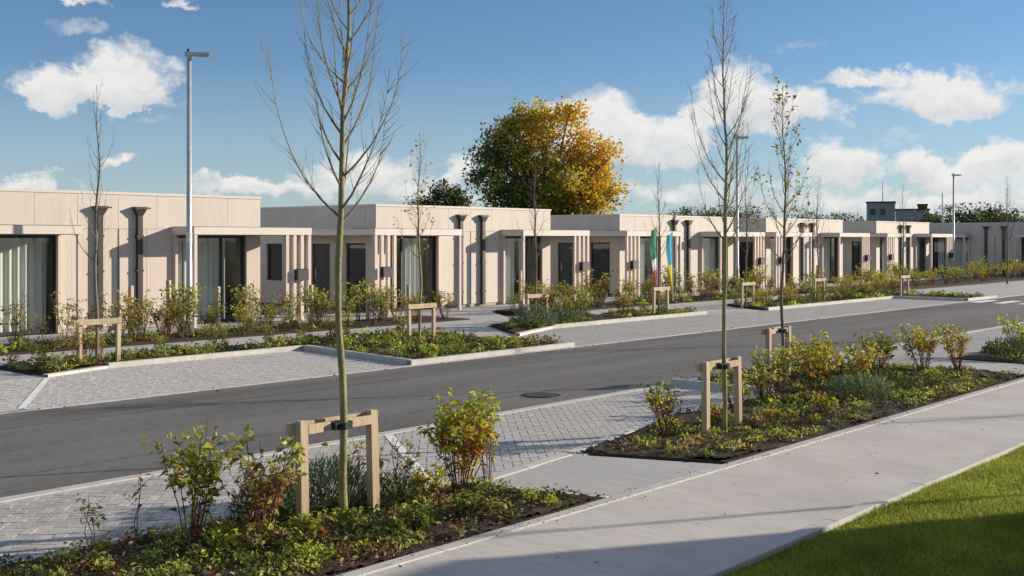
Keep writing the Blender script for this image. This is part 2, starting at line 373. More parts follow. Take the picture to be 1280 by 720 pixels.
def stones(name, label, a, b, w, z0, z1, mt, unit=.915, gap=.004, inward=1, base=None):
    """a run of kerb stones from a to b, each stone its own object; w is measured to the left of a->b"""
    a = Vector((*a, 0)); b = Vector((*b, 0)); L = (b-a).length; n = max(1, round(L/unit)); u = L/n
    ang = math.atan2(b.y-a.y, b.x-a.x)
    y0, y1 = (0, w) if w > 0 else (w, 0)
    root = MB().box(0, L, y0+.004, y1-.004, z0-.04, z1-.008).build(name, M['sand'], kind='structure', label=label)
    root.location = a; root.rotation_euler = (0, 0, ang)
    me = MB().cbox(gap/2, u-gap/2, y0, y1, z0-.03, z1, .004 if z1 < .04 else .012).mesh('kerbstone', mt)
    for i in range(n):
        o = new_obj('kerbstone', me, root); o.location = (i*u, 0, R.uniform(-.001, .001)); o.rotation_euler = (0, R.uniform(-.0008,.0008), R.uniform(-.002,.002))
    return root
# edgings of the footpath
stones('lawn_edging', 'pale concrete edging between footpath and lawn', (-6,4.12), (40,4.12), .13, -.05, .018, M['edging'])
stones('bed_edging', 'pale concrete edging between footpath and planting beds', (-6,5.96), (40,5.96), .12, -.05, .012, M['edging'])
# flush channel stones along both road edges
stones('road_edge_kerb', 'flush pale kerb along the near road edge', (-6,10.05), (40,10.05), .15, -.05, .008, M['edging'])
stones('road_edge_kerb', 'flush pale kerb along the road edge by the bungalows', (-4,15.1), (46,15.1), .15, -.05, .008, M['edging'])

# ---- block paving, 45 degree herringbone, cut to each bay
def clip(poly, hull):
    out = poly
    for i in range(len(hull)):
        a, b = hull[i], hull[(i+1) % len(hull)]; src, out = out, []
        if not src: return []
        def side(p): return (b[0]-a[0])*(p[1]-a[1])-(b[1]-a[1])*(p[0]-a[0])
        for k in range(len(src)):
            p, q = src[k], src[(k+1) % len(src)]; sp, sq = side(p), side(q)
            if sp >= 0: out.append(p)
            if (sp >= 0) != (sq >= 0):
                t = sp/(sp-sq); out.append((p[0]+t*(q[0]-p[0]), p[1]+t*(q[1]-p[1])))
    return out
def bay(label, hull, single=None, unit=.1):
    """single: how many of the pavers nearest the camera become objects of their own"""
    root = sheet(hull, -.010).build('parking_bay', M['sand'], kind='structure', label=label)
    xs = [p[0] for p in hull]; ys = [p[1] for p in hull]; cx, cy = sum(xs)/len(xs), sum(ys)/len(ys)
    rad = max(math.hypot(x-cx, y-cy) for x, y in hull)
    N = int(rad/unit)+4; c45 = math.cos(RAD(45)); pcs = []; g = .045
    for n in range(-N*2, N*2):
        for m in range(-N, N):
            for (x0, y0, w, d) in ((n+2*m, -n+2*m, 2, 1), (n+2*m+2, -n+2*m, 1, 2)):
                mx, my = (x0+w/2)*unit, (y0+d/2)*unit
                if mx*mx+my*my > (rad+.3)**2: continue
                P = [((x0+g)*unit, (y0+g)*unit), ((x0+w-g)*unit, (y0+g)*unit), ((x0+w-g)*unit, (y0+d-g)*unit), ((x0+g)*unit, (y0+d-g)*unit)]
                P = [(cx+c45*(x-y), cy+c45*(x+y)) for x, y in P]
                full = len(P); Q = clip(P, hull)
                if len(Q) < 3: continue
                A = abs(sum(Q[i][0]*Q[(i+1)%len(Q)][1]-Q[(i+1)%len(Q)][0]*Q[i][1] for i in range(len(Q))))/2
                if A < .002: continue
                qx = sum(p[0] for p in Q)/len(Q); qy = sum(p[1] for p in Q)/len(Q)
                whole = A > .98*(2-2*g)*(1-2*g)*unit*unit
                pcs.append((qx*qx+qy*qy, qx, qy, Q, whole, w > d))
    pcs.sort(key=lambda t: t[0])
    shared = {}
    rest = MB(); cnt = 0
    # what counts is how large the paver shows: nearest ones inside the picture
    for d2, qx, qy, Q, whole, lying in pcs:
        dd = qx*math.cos(T)+qy*math.sin(T); rr = qx*math.sin(T)-qy*math.cos(T)
        inview = dd > 1 and qy > 8.1 and abs(rr/dd) < .46 and (CAMH/dd) < .302
        z = R.uniform(-.002, .0015)
        if single and cnt < single and inview and whole:
            key = lying
            if key not in shared:
                shared[key] = MB().prism([(x-qx, y-qy) for x, y in Q], -.04, 0).mesh('paver', M['paver'])
            o = new_obj('paver', shared[key], root); o.location = (qx, qy, z); o.rotation_euler = (R.uniform(-.007,.007), R.uniform(-.007,.007), R.uniform(-.012,.012)); cnt += 1
        else:
            tx, ty = R.uniform(-.007,.007), R.uniform(-.007,.007)
            n0 = len(rest.v); rest.prism(Q, -.04, z)
            for i in range(n0+len(Q), len(rest.v)):
                x, y, zz = rest.v[i]; rest.v[i] = (x, y, zz+(x-qx)*tx+(y-qy)*ty)
    if rest.v: rest.build('pavers', M['paver'], root, kind='stuff')
    return root
bay('grey block paved parking bay beside the planting bed with the staked tree', [(-1,7.5),(15.2,7.5),(15.2,10.05),(-1,10.05)], single=300)
bay('grey block paved parking bay past the second planting bed', [(20.2,8.1),(36,8.1),(36,10.05),(20.2,10.05)])
bay('grey block paved parking bay across the road with a white dividing line', [(-4,15.25),(14.3,15.25),(14.75,19.05),(-4,19.05)])
bay('grey block paved parking bay across the road in front of the flag bungalow', [(19.35,15.25),(43.3,15.25),(43.3,18.66),(19.35,18.66)])
strip(36, 140, 8.1, 10.05, -.004).build('paved_strip', M['farpath'], kind='structure', label='far end of the paved strip beside the road')

# ---- concrete crossings from the footpath to the bays
def slab(poly, label, z=.006):
    return MB().prism(poly, -.05, z).build('crossing_slab', M['slab'], kind='structure', label=label)
slab([(8.26,6.09),(10.18,6.09),(9.58,7.55),(7.82,7.33)], 'pale concrete crossing slab between the two staked planting beds')
stones('slab_kerb', 'flush kerb between crossing slab and parking bay', (7.78,7.36), (9.62,7.60), .13, -.05, .010, M['edging'])
slab([(20.3,6.09),(22.1,6.09),(22.1,8.08),(20.3,8.08)], 'pale concrete crossing slab past the second staked bed')
slab([(-4,18.52),(8.95,18.52),(8.95,20.53),(-4,20.53)], 'pale concrete crossing before the curtained bungalow')
slab([(19.3,17.92),(20.4,17.92),(22.2,20.53),(19.3,20.53)], 'pale concrete crossing before the bungalow under the autumn tree')
slab([(23.7,22.52),(25.2,22.52),(26.8,24.68),(23.7,24.68)], 'pale path leading to the bungalow doors', .002)
slab([(30.4,18.72),(32.9,18.25),(34.4,20.53),(30.4,20.53)], 'pale concrete crossing past the flag bungalow')
slab([(46.6,15.3),(140,15.3),(140,20.5),(46.6,20.5)], 'pale concrete area at the street junction', .0)
stones('bay_kerb', 'kerb along the parking bay by the curtained bungalow', (9.02,18.52), (10.4,19.02), .14, -.04, .05, M['kerb'])
stones('bay_kerb', 'raised kerb along the parking bay by the lamp post', (10.4,19.02), (14.9,19.12), .14, -.04, .09, M['kerb'])
stones('nib_kerb', 'raised kerb returning to the road at the bay end', (14.88,19.1), (14.36,15.25), .14, -.04, .10, M['kerb'])
stones('nib_kerb', 'raised kerb along the road before the staked tree bed', (14.36,15.22), (19.25,15.22), .14, -.04, .09, M['kerb'])
stones('nib_kerb', 'kerb on the far end of the staked tree bed', (19.25,15.3), (19.25,20.5), .12, -.04, .03, M['kerb'])
stones('bay_kerb', 'kerb turning in to the parking bay before the autumn tree bungalow', (20.45,17.86), (22.7,18.68), .14, -.04, .07, M['kerb'])
stones('bay_kerb', 'raised kerb along the parking bay by the flag bungalow', (22.7,18.68), (30.3,18.68), .14, -.04, .10, M['kerb'])
stones('bay_kerb', 'raised kerb along the far parking bay', (33.2,18.12), (43.3,18.12), .14, -.04, .10, M['kerb'])
stones('nib_kerb', 'raised kerb closing the far parking bay', (43.3,18.2), (43.3,15.25), .14, -.04, .10, M['kerb'])
stones('nib_kerb', 'raised kerb along the road before the crossing stripes', (43.3,15.22), (46.5,15.22), .14, -.04, .10, M['kerb'])
stones('bed_kerb', 'flush kerb between parking bay and the near planting bed', (-1,8.0), (4.65,8.0), .12, -.04, .02, M['edging'])
stones('bed_kerb', 'flush kerb at the skewed end of the near planting bed', (4.65,8.0), (7.7,7.6), .12, -.04, .02, M['edging'])
stones('bed_kerb', 'flush kerb along the slab side of the near planting bed', (7.80,7.34), (8.22,6.1), -.07, -.06, .012, M['edging'])
stones('bed_kerb', 'flush kerb where the second planting bed opens to the bay', (9.62,7.6), (12.45,8.2), .12, -.04, .02, M['edging'])
stones('bed_kerb', 'flush kerb along the second planting bed', (12.45,8.2), (15.2,8.2), .12, -.04, .02, M['edging'])
stones('nib_kerb', 'raised kerb closing the near parking bay', (15.2,8.25), (15.2,10.05), -.14, -.04, .10, M['kerb'])

# ---- painted marks
def paint_line(a, b, w, label):
    a = Vector(a); b = Vector(b); d = (b-a).normalized(); q = Vector((-d.y, d.x))*w/2
    return sheet([tuple(a-q), tuple(b-q), tuple(b+q), tuple(a+q)], .0048).build('bay_line', M['paint'], kind='structure', label=label)
paint_line((7.06,15.3), (8.98,18.45), .10, 'white bay line across the paving before the curtained bungalow')
paint_line((5.9,15.32), (7.2,15.32), .08, 'short white bay line along the road edge')
paint_line((9.06,10.0), (7.55,7.72), .10, 'white bay line across the paving behind the leafy shrub')
for k in range(6):
    y = 14.9-k*.85
    strip(42.4, 44.6, y-.42, y, .005).build('crossing_stripe', M['paint'], kind='structure', label='white crossing stripe painted on the far road')
# manhole in the road
mh = empty('manhole_cover', (12.9,10.85,0), 0, label='round dark manhole cover sunk in the asphalt road', category='manhole')
m = MB(); m.tube([(0,0,-.02),(0,0,.006)], [.30,.30], 24); m.build('frame', M['iron'], mh)
m = MB(); m.tube([(0,0,.0),(0,0,.010)], [.25,.25], 24); lid = m.build('lid', M['iron'], mh)
m = MB()
for i in range(-3, 4):
    hw = math.sqrt(.235**2-(i*.07)**2); m.box(-hw, hw, i*.07-.012, i*.07+.012, .009, .014)
m.build('rib', M['iron'], lid)

# ------------------------------------------------------------------ planting beds: mulch with real relief
def inside(poly, x, y):
    r = np.zeros(x.shape, bool); n = len(poly)
    for i in range(n):
        (x1, y1), (x2, y2) = poly[i], poly[(i+1) % n]
        if y1 == y2: continue
        c = ((y1 > y) != (y2 > y)) & (x < (x2-x1)*(y-y1)/(y2-y1)+x1); r ^= c
    return r
def bed(name, label, poly, z, res=.0, amp=.03):
    if res:
        xs = [p[0] for p in poly]; ys = [p[1] for p in poly]
        b = MB().prism(poly, -.06, z-.012).build(name, M['mulch'], kind='structure', label=label)
        gx = np.arange(min(xs), max(xs), res); gy = np.arange(min(ys), max(ys), res); X, Y = np.meshgrid(gx, gy)
        Z = z+amp*(rng.random(X.shape)-.3)+.03*np.sin(X*2.1+Y*1.3)*np.cos(Y*2.7)
        ok = inside(poly, X, Y); idx = -np.ones(X.shape, int); idx[ok] = np.arange(ok.sum())
        q = np.stack([idx[:-1,:-1], idx[:-1,1:], idx[1:,1:], idx[1:,:-1]], -1).reshape(-1, 4); q = q[(q >= 0).all(1)]
        new_obj('mulch', np_mesh('mulch', np.stack([X[ok], Y[ok], Z[ok]], 1), q, M['mulch']), b, kind='stuff')
    else:
        b = MB().prism(poly, -.06, z).build(name, M['mulch'], kind='structure', label=label)
    return b
BED1 = [(-2,6.09),(8.13,6.09),(7.66,7.52),(4.6,7.98),(-2,7.98)]
BED2 = [(10.28,6.09),(20.2,6.09),(20.2,8.1),(19.3,10.02),(15.36,10.02),(15.36,8.18),(12.4,8.18),(9.72,7.58)]
bed('planting_bed', 'dark mulch bed holding the near staked tree', BED1, .02, .05)
bed('planting_bed', 'dark mulch bed holding two staked trees beyond the slab', BED2, .03, .06)
BED3 = [(22.15,6.09),(45,6.09),(45,8.08),(22.15,8.08)]
bed('planting_bed', 'dark mulch bed past the second crossing slab', BED3, .03)
BEDA = [(9.05,18.6),(10.4,19.17),(14.9,19.26),(14.98,19.1),(14.5,15.37),(19.12,15.37),(19.12,20.5),(9.05,20.5)]
bed('planting_bed', 'dark bed with a raised kerb between road and far footpath', BEDA, .06, .12, .04)
BEDB = [(20.55,18.05),(22.7,18.83),(30.2,18.83),(30.3,20.5),(22.3,20.5)]
bed('planting_bed', 'dark bed along the bay before the autumn tree bungalow', BEDB, .07, .15, .04)
BEDC = [(33.3,18.27),(43.45,18.27),(43.45,15.37),(46.5,15.37),(46.5,20.5),(34.6,20.5)]
bed('planting_bed', 'dark bed along the far parking bay', BEDC, .07)
BEDH1 = [(-4,22.55),(19.4,22.55),(19.4,24.65),(-4,24.65)]
bed('planting_bed', 'long hedge bed before the curtained bungalow', BEDH1, .04)
bed('planting_bed', 'short hedge bed beside the dark flanked bungalow', [(19.46,22.55),(23.6,22.55),(23.6,24.65),(19.46,24.65)], .04)
BEDH2 = [(26.9,22.55),(43.6,22.55),(43.6,24.65),(27.0,24.65)]
bed('planting_bed', 'long hedge bed before the flag bungalow', BEDH2, .04)
BEDH3 = [(45.5,20.6),(74,20.6),(74,24.65),(45.5,24.65)]
bed('planting_bed', 'long hedge bed at the far end of the row', BEDH3, .04)

# ------------------------------------------------------------------ bungalows
def curtain_mesh(u0, u1, y, z0, z1, seed):
    r = random.Random(seed); m = MB(); n = max(8, int((u1-u0)/.03)); pts = []
    ph = r.uniform(0, 6)
    for i in range(n+1):
        u = u0+(u1-u0)*i/n; pts.append((u, y+.045*math.sin(u*30+ph+.6*math.sin(u*5+ph))))
    for (u, v) in pts: m.v += [(u, v, z0), (u, v, z1)]
    for i in range(n): m.f.append((2*i, 2*i+2, 2*i+3, 2*i+1))
    return m.mesh('curtain', M['curtain'], True)
def bungalow(label, loc, rz, hw, H, seed, drapes, name='bungalow', group=None):
    """two mirrored homes in one block; local x along the front, y into the block, front at y = 0"""
    root = empty(name, loc, rz, label=label, category='house', group=group); r = random.Random(seed)
    D = 9.5; ZC = 2.62
    def part(nm, mt, fn, parent=root, **k):
        m = MB(); fn(m); return m.build(nm, mt, parent, **k)
    def core(m):
        m.box(-hw+.14, hw-.14, 1.2, D-.03, 0, H-.22)
        for s in (-1, 1):
            a, b = sorted((s*.012, s*1.6)); m.box(a, b, .03, 1.2, 0, 2.45)
            a, b = sorted((s*(hw-.48), s*(hw-.14))); m.box(a, b, .03, 1.2, 0, 2.45)
        m.box(-hw+.14, hw-.14, .03, 1.2, 2.45, H-.22)
    part('wall', M['core'], core)
    part('roof', M['roof'], lambda m: m.box(-hw+.14, hw-.14, .15, D-.15, H-.215, H-.17))
    # coping on the parapet
    for (a, b, c, d) in ((-hw-.02, hw+.02, -.02, .13), (-hw-.02, hw+.02, D-.13, D+.02), (-hw-.02, -hw+.13, .13, D-.13), (hw-.13, hw+.02, .13, D-.13)):
        part('coping', M['cap'], lambda m: m.box(a, b, c, d, H-.07, H))
    g = .004
    n = round(2*hw/1.07); w = 2*hw/n
    for i in range(n):                                            # upper front panels
        a = -hw+i*w
        part('wall_panel', M['panel'], lambda m: m.box(a+g, a+w-g, -.001*(i % 2), .03, ZC+g, H-.072))
    part('wall_panel', M['panel'], lambda m: m.box(-hw, hw, D-.03, D, .05, H-.072))
    for s in (-1, 1):
        def X(a, b): return sorted((s*a, s*b))
        for (u0, u1) in ((.02, .81), (.81, 1.6), (hw-.48, hw)):
            a, b = X(u0, u1); part('wall_panel', M['ribpanel'], lambda m: m.box(a+g, b-g, 0, .03, .10, ZC-g))
        a, b = X(1.6, hw-.48); part('wall_panel', M['ribpanel'], lambda m: m.box(a+g, b-g, .002, .03, 2.47, ZC-g))
        # --- front window: frame, panes, room and curtains behind
        u0, u1 = 1.62, hw-.50
        a, b = X(u0, u1)
        wn_ = part('window', M['dark'], lambda m: (m.box(a, b, .10, .18, .02, .10), m.box(a, b, .10, .18, 2.38, 2.45), m.box(a, a+.06, .10, .18, .10, 2.38), m.box(b-.06, b, .10, .18, .10, 2.38)))
        um = u0+(u1-u0)*.68; c, d = X(um-.035, um+.035)
        part('mullion', M['dark'], lambda m: m.box(c, d, .105, .175, .10, 2.38), wn_)
        for (p0, p1) in ((u0+.06, um-.035), (um+.035, u1-.06)):
            c, d = X(p0, p1); part('pane', M['glass'], lambda m: m.box(c, d, .135, .142, .10, 2.38), wn_)
        part('room', M['inside'], lambda m: (m.box(a, b, 1.14, 1.19, .02, 2.44), m.box(a, b, .19, 1.14, .0, .02)), wn_)
        for (f0, f1) in drapes[0 if s < 0 else 1]:
            c, d = X(u0+.05+(u1-u0-.1)*f0, u0+.05+(u1-u0-.1)*f1)
            new_obj('curtain', curtain_mesh(c, d, .28, .06, 2.40, r.random()), wn_)
        # fin on the inner side of the window
        a, b = X(1.60, 1.68); part('window_fin', M['slat'], lambda m: m.box(a, b, -.12, .0, .03, 2.47))
        # --- canopy wrapping the corner
        a, b = X(1.55, hw+1.0); e, f = X(hw+.002, hw+1.0)
        def can(m):
            lo, hi = a, b; i0, i1 = e, f
            P = [(lo,-1.1),(hi,-1.1),(hi,4.2),(i0,4.2),(i0,-.002),(lo,-.002)] if s > 0 else [(lo,-1.1),(hi,-1.1),(hi,-.002),(i1,-.002),(i1,4.2),(lo,4.2)]
            m.prism(P, 2.475, 2.675)
        cp = part('canopy', M['fascia'], can)
        a2, b2 = X(1.62, hw+.92)
        part('soffit', M['soffit'], lambda m: m.box(a2, b2, -1.02, -.03, 2.460, 2.474), cp)
        part('flashing', M['brown'], lambda m: m.box(a, b, -1.06, -.02, 2.676, 2.69), cp)
        c, d = X(1.57, 1.66); part('canopy_post', M['slat'], lambda m: m.box(c, d, -1.08, -.99, 0, 2.474), cp)
        for k in range(4):                                         # slat screen at the outer corner
            u = hw+.10+k*.263; c, d = X(u, u+.105)
            part('slat', M['slat'], lambda m: m.box(c, d, -1.08, -.98, 0, 2.474), cp)
        c, d = X(hw+.40, hw+.78)
        lb = part('letterbox', M['black'], lambda m: m.cbox(c, d, -1.24, -1.082, 1.18, 1.50, .02))
        part('slot', M['dark'], lambda m: m.box(c+.04, d-.04, -1.246, -1.241, 1.40, 1.43), lb)
        # --- rainwater pipe with hopper head
        c, d = X(.49, .63)
        dp = part('downpipe', M['brown'], lambda m: m.box(c, d, -.13, -.02, .05, 3.02))
        def hop(m):
            x = s*.555
            m.v += [(x-.08,-.15,2.98),(x+.08,-.15,2.98),(x+.08,-.005,2.98),(x-.08,-.005,2.98),(x-.16,-.19,3.14),(x+.16,-.19,3.14),(x+.16,-.005,3.14),(x-.16,-.005,3.14)]
            m.f += [(3,2,1,0),(0,1,5,4),(1,2,6,5),(2,3,7,6),(3,0,4,7),(4,5,6,7)]
            m.box(x-.175, x+.175, -.205, -.004, 3.141, 3.20); m.box(x+.18, x+.32, -.12, -.085, 3.15, 3.185)
        part('hopper', M['brown'], hop, dp)
        for z in (.5, 1.5, 2.4):
            part('bracket', M['brown'], lambda m: m.box(c-.03, d+.03, -.135, -.004, z, z+.05), dp)
        # --- side wall: panels round a tall window, a door and a second window
        ops = ((.5, 1.5, .05, 2.22), (2.3, 3.25, .02, 2.2), (4.9, 5.8, .9, 2.2))
        c, d = X(hw-.138, hw)
        cuts = [(.032, .5, 0), (.5, 1.5, 1), (1.5, 2.3, 0), (2.3, 3.25, 2), (3.25, 4.08, 0), (4.08, 4.9, 0), (4.9, 5.8, 3), (5.8, 6.7, 0), (6.7, 7.6, 0), (7.6, 8.5, 0), (8.5, D-.032, 0)]
        for (y0, y1, k) in cuts:
            part('wall_panel', M['panel'], lambda m: m.box(c, d, y0+g, y1-g, ZC+g, H-.072))
            if k == 0: part('wall_panel', M['panel'], lambda m: m.box(c, d, y0+g, y1-g, .10, ZC-g))
            else:
                zb, zt = ops[k-1][2:]
                part('wall_panel', M['panel'], lambda m: m.box(c, d, y0+g, y1-g, zt, ZC-g))
                if zb > .3: part('wall_panel', M['panel'], lambda m: m.box(c, d, y0+g, y1-g, .10, zb))
                i0, i1 = X(hw-.12, hw-.07); p0, p1 = X(hw-.10, hw-.092); q0, q1 = X(hw-.138, hw-.125)
                if k == 2:
                    dr = part('door', M['door'], lambda m: m.box(i0, i1, y0+.05, y1-.05, .03, zt-.05))
                    part('door_frame', M['dark'], lambda m: (m.box(i0-.01, i1+.01, y0, y0+.05, .03, zt), m.box(i0-.01, i1+.01, y1-.05, y1, .03, zt), m.box(i0-.01, i1+.01, y0+.05, y1-.05, zt-.05, zt)), dr)
                    h0, h1 = X(hw-.068, hw-.02); part('door_handle', M['galv'], lambda m: m.box(h0, h1, y1-.2, y1-.16, 1.0, 1.35), dr)
                    v0, v1 = X(hw-.069, hw-.066); part('door_glazing', M['glass'], lambda m: m.box(v0, v1, y0+.2, y0+.38, .4, 2.0), dr)
                else:
                    fr = part('window', M['dark'], lambda m: (m.box(i0, i1, y0, y0+.06, zb, zt), m.box(i0, i1, y1-.06, y1, zb, zt), m.box(i0, i1, y0+.06, y1-.06, zb, zb+.06), m.box(i0, i1, y0+.06, y1-.06, zt-.06, zt)) + ((m.box(i0, i1, y0+.06, y1-.06, 1.12, 1.2),) if k == 1 else ()))
                    part('pane', M['glass'], lambda m: m.box(p0, p1, y0+.06, y1-.06, zb+.06, zt-.06), fr)
                    part('room', M['inside'], lambda m: m.box(q0, q1, y0, y1, zb, zt), fr)
        w0, w1 = X(hw+.001, hw+.09)
        part('wall_light', M['lampglass'], lambda m: m.cbox(w0, w1, 1.85, 1.97, 2.02, 2.2, .02))
    return root
FY = 27.0
DR = [([(0,1.)], [(0,.12),(.12,.74)])]
bungalow('pale bungalow block with long white curtains standing behind the first lamp post', (15.03,FY,0), 0, 4.45, 3.58, 1, ([(.05,.95)], [(0,.16),(.18,.80)]))
bungalow('pale bungalow block with a dark shaded flank in front of the big autumn tree', (28.3,FY,0), 0, 4.38, 3.48, 2, ([(.22,.60)], [(0,.42),(.55,.8)]))
bungalow('pale bungalow block with two tall flags standing before its wall', (41.6,FY,0), 0, 4.5, 3.38, 3, ([(.3,.95)], [(.05,.75)]))
bungalow('pale bungalow block between the flag bungalow and the last sunlit one', (53.45,FY,0), 0, 4.25, 3.40, 4, ([(.4,.9)], [(.1,.8)]))
bungalow('last sunlit bungalow block of the row, below the distant dark flats', (66.0,FY,0), 0, 3.95, 3.40, 5, ([(.0,.5)], [(.1,.9)]))
bungalow('grey bungalow block in full shade turned across the end of the row', (76.0,25.0,0), RAD(-90), 4.6, 3.45, 6, ([(.0,.9)], [(.1,.9)]))
bungalow('bungalow block on the lawn side casting its shadow over the grass', (11.7,-10.1,0), 0, 4.5, 3.5, 7, ([(.1,.9)], [(.1,.9)]))

# ------------------------------------------------------------------ lamp posts
def lamp_post(x, y, h, label, head_az):
    root = empty('lamp_post', (x, y, 0), 0, label=label, category='lamp post', group='grey lamp posts along the street')
    m = MB(); m.tube([(0,0,0),(0,0,1.15),(0,0,1.2),(0,0,h-.12)], [.085,.085,.072,.05], 14); m.build('column', M['galv'], root, smooth=True)
    m = MB(); m.box(-.04,.04,-.098,-.07,.35,.85); m.build('access_door', M['galv'], root)
    m = MB(); m.tube([(0,0,h*.33),(0,0,h*.33+.25)], [.071,.071], 14, cap=False); m.build('number_band', M['flag_white'], root)
    hd = empty('lamp_head', (0,0,h-.12), head_az); hd.parent = root
    m = MB(); m.tube([(0,0,0),(0,0,.10)], [.06,.06], 10); m.build('spigot', M['galv'], hd)
    m = MB(); m.v += [(-.10,-.06,.06),(.52,-.13,.10),(.52,.13,.10),(-.10,.06,.06),(-.10,-.06,.16),(.50,-.12,.15),(.50,.12,.15),(-.10,.06,.16)]
    m.f += [(3,2,1,0),(4,5,6,7),(0,1,5,4),(1,2,6,5),(2,3,7,6),(3,0,4,7)]; m.build('housing', M['galv'], hd)
    m = MB(); m.box(.15,.48,-.10,.10,.064,.078); m.build('lens', M['lampglass'], hd)
    m = MB(); m.tube([(-.02,0,.16),(-.02,0,.24)], [.035,.035], 8); m.build('sensor', M['black'], hd)
    return root
lamp_post(15.16, 23.9, 6.85, 'tall grey lamp post before the bungalow with white curtains', RAD(-40))
lamp_post(43.7, 25.4, 6.85, 'tall grey lamp post beside the flag bungalow', RAD(-60))
lamp_post(72.2, 26.3, 6.45, 'tall grey lamp post at the end bungalow in the shade', RAD(-40))

# ------------------------------------------------------------------ flags on poles
def flag(x, y, h, cols, label, top, bot):
    root = empty('banner_flag', (x, y, 0), RAD(14), label=label, category='flag')
    m = MB(); m.tube([(0,0,0),(0,0,h)], [.022,.014], 8); m.build('pole', M['galv'], root)
    m = MB(); m.tube([(0,0,0),(0,0,.09)], [.16,.16], 14); m.build('base', M['black'], root)
    nb = len(cols); n = 6
    for k, (mt, f0, f1) in enumerate(cols):
        m = MB(); z0, z1 = top-(top-bot)*f1, top-(top-bot)*f0; rows = 6
        for i in range(rows+1):
            z = z0+(z1-z0)*i/rows; t = (top-z)/(top-bot); wid = .50*(1-.45*t)
            for j in range(n+1):
                u = j/n; m.v.append((-.02-u*wid*(.8+.2*math.sin(t*5)), .07*math.sin(u*7+t*4)*u+.02, z-.12*u*u))
        for i in range(rows):
            for j in range(n):
                a = i*(n+1)+j; m.f.append((a, a+1, a+n+2, a+n+1))
        m.build('cloth', M[mt], root, smooth=True)
flag(33.5, 22.72, 2.85, [('flag_green',0,.45),('flag_white',.45,.62),('flag_red',.62,1)], 'green white and red flag hanging limp on its pole', 2.78, .35)
flag(34.5, 22.72, 2.65, [('flag_blue',0,.55),('flag_yellow',.55,1)], 'blue and yellow flag hanging limp on its pole', 2.6, .50)

# ------------------------------------------------------------------ foliage helpers
def leaves(P, Dr, L, Wd, cols, fold=.25, droop=0.):
    """folded diamond leaves at P pointing along Dr"""
    P = np.asarray(P, float); Dr = np.asarray(Dr, float); n = len(P)
    Dr = Dr/np.linalg.norm(Dr, axis=1, keepdims=True)
    up = rng.normal(size=(n, 3))*.55+np.array([0, 0, 1.]); s = np.cross(Dr, up); s /= np.linalg.norm(s, axis=1, keepdims=True)+1e-9
    nr = np.cross(s, Dr); L = np.broadcast_to(L, n)[:, None]; Wd = np.broadcast_to(Wd, n)[:, None]
    mid = P+Dr*L*.45; a = mid+s*Wd*.5+nr*Wd*fold; b = mid-s*Wd*.5+nr*Wd*fold; tip = P+Dr*L-np.array([0,0,1.])*L*droop
    V = np.stack([P, a, tip, b], 1).reshape(-1, 3); k = np.arange(n)*4
    F = np.concatenate([np.stack([k, k+1, k+2], 1), np.stack([k, k+2, k+3], 1)])
    return V, F, np.repeat(np.asarray(cols, float), 4, axis=0)
COL = dict(gold=(.66,.46,.05), amber=(.60,.31,.035), lime=(.56,.58,.085), yg=(.42,.45,.07), green=(.17,.225,.05), dark=(.06,.095,.032), orange=(.46,.17,.03), red=(.25,.055,.03), yellow=(.52,.37,.05), pink=(.34,.19,.13), brown=(.17,.10,.05), grey=(.17,.22,.15), tan=(.40,.30,.14))
def pick(names, w, n):
    c = np.array([COL[k] for k in names]); w = np.array(w, float); i = rng.choice(len(names), n, p=w/w.sum())
    return c[i]*(1+.28*(rng.random((n, 1))-.5))*(1+.12*(rng.random((n, 3))-.5))
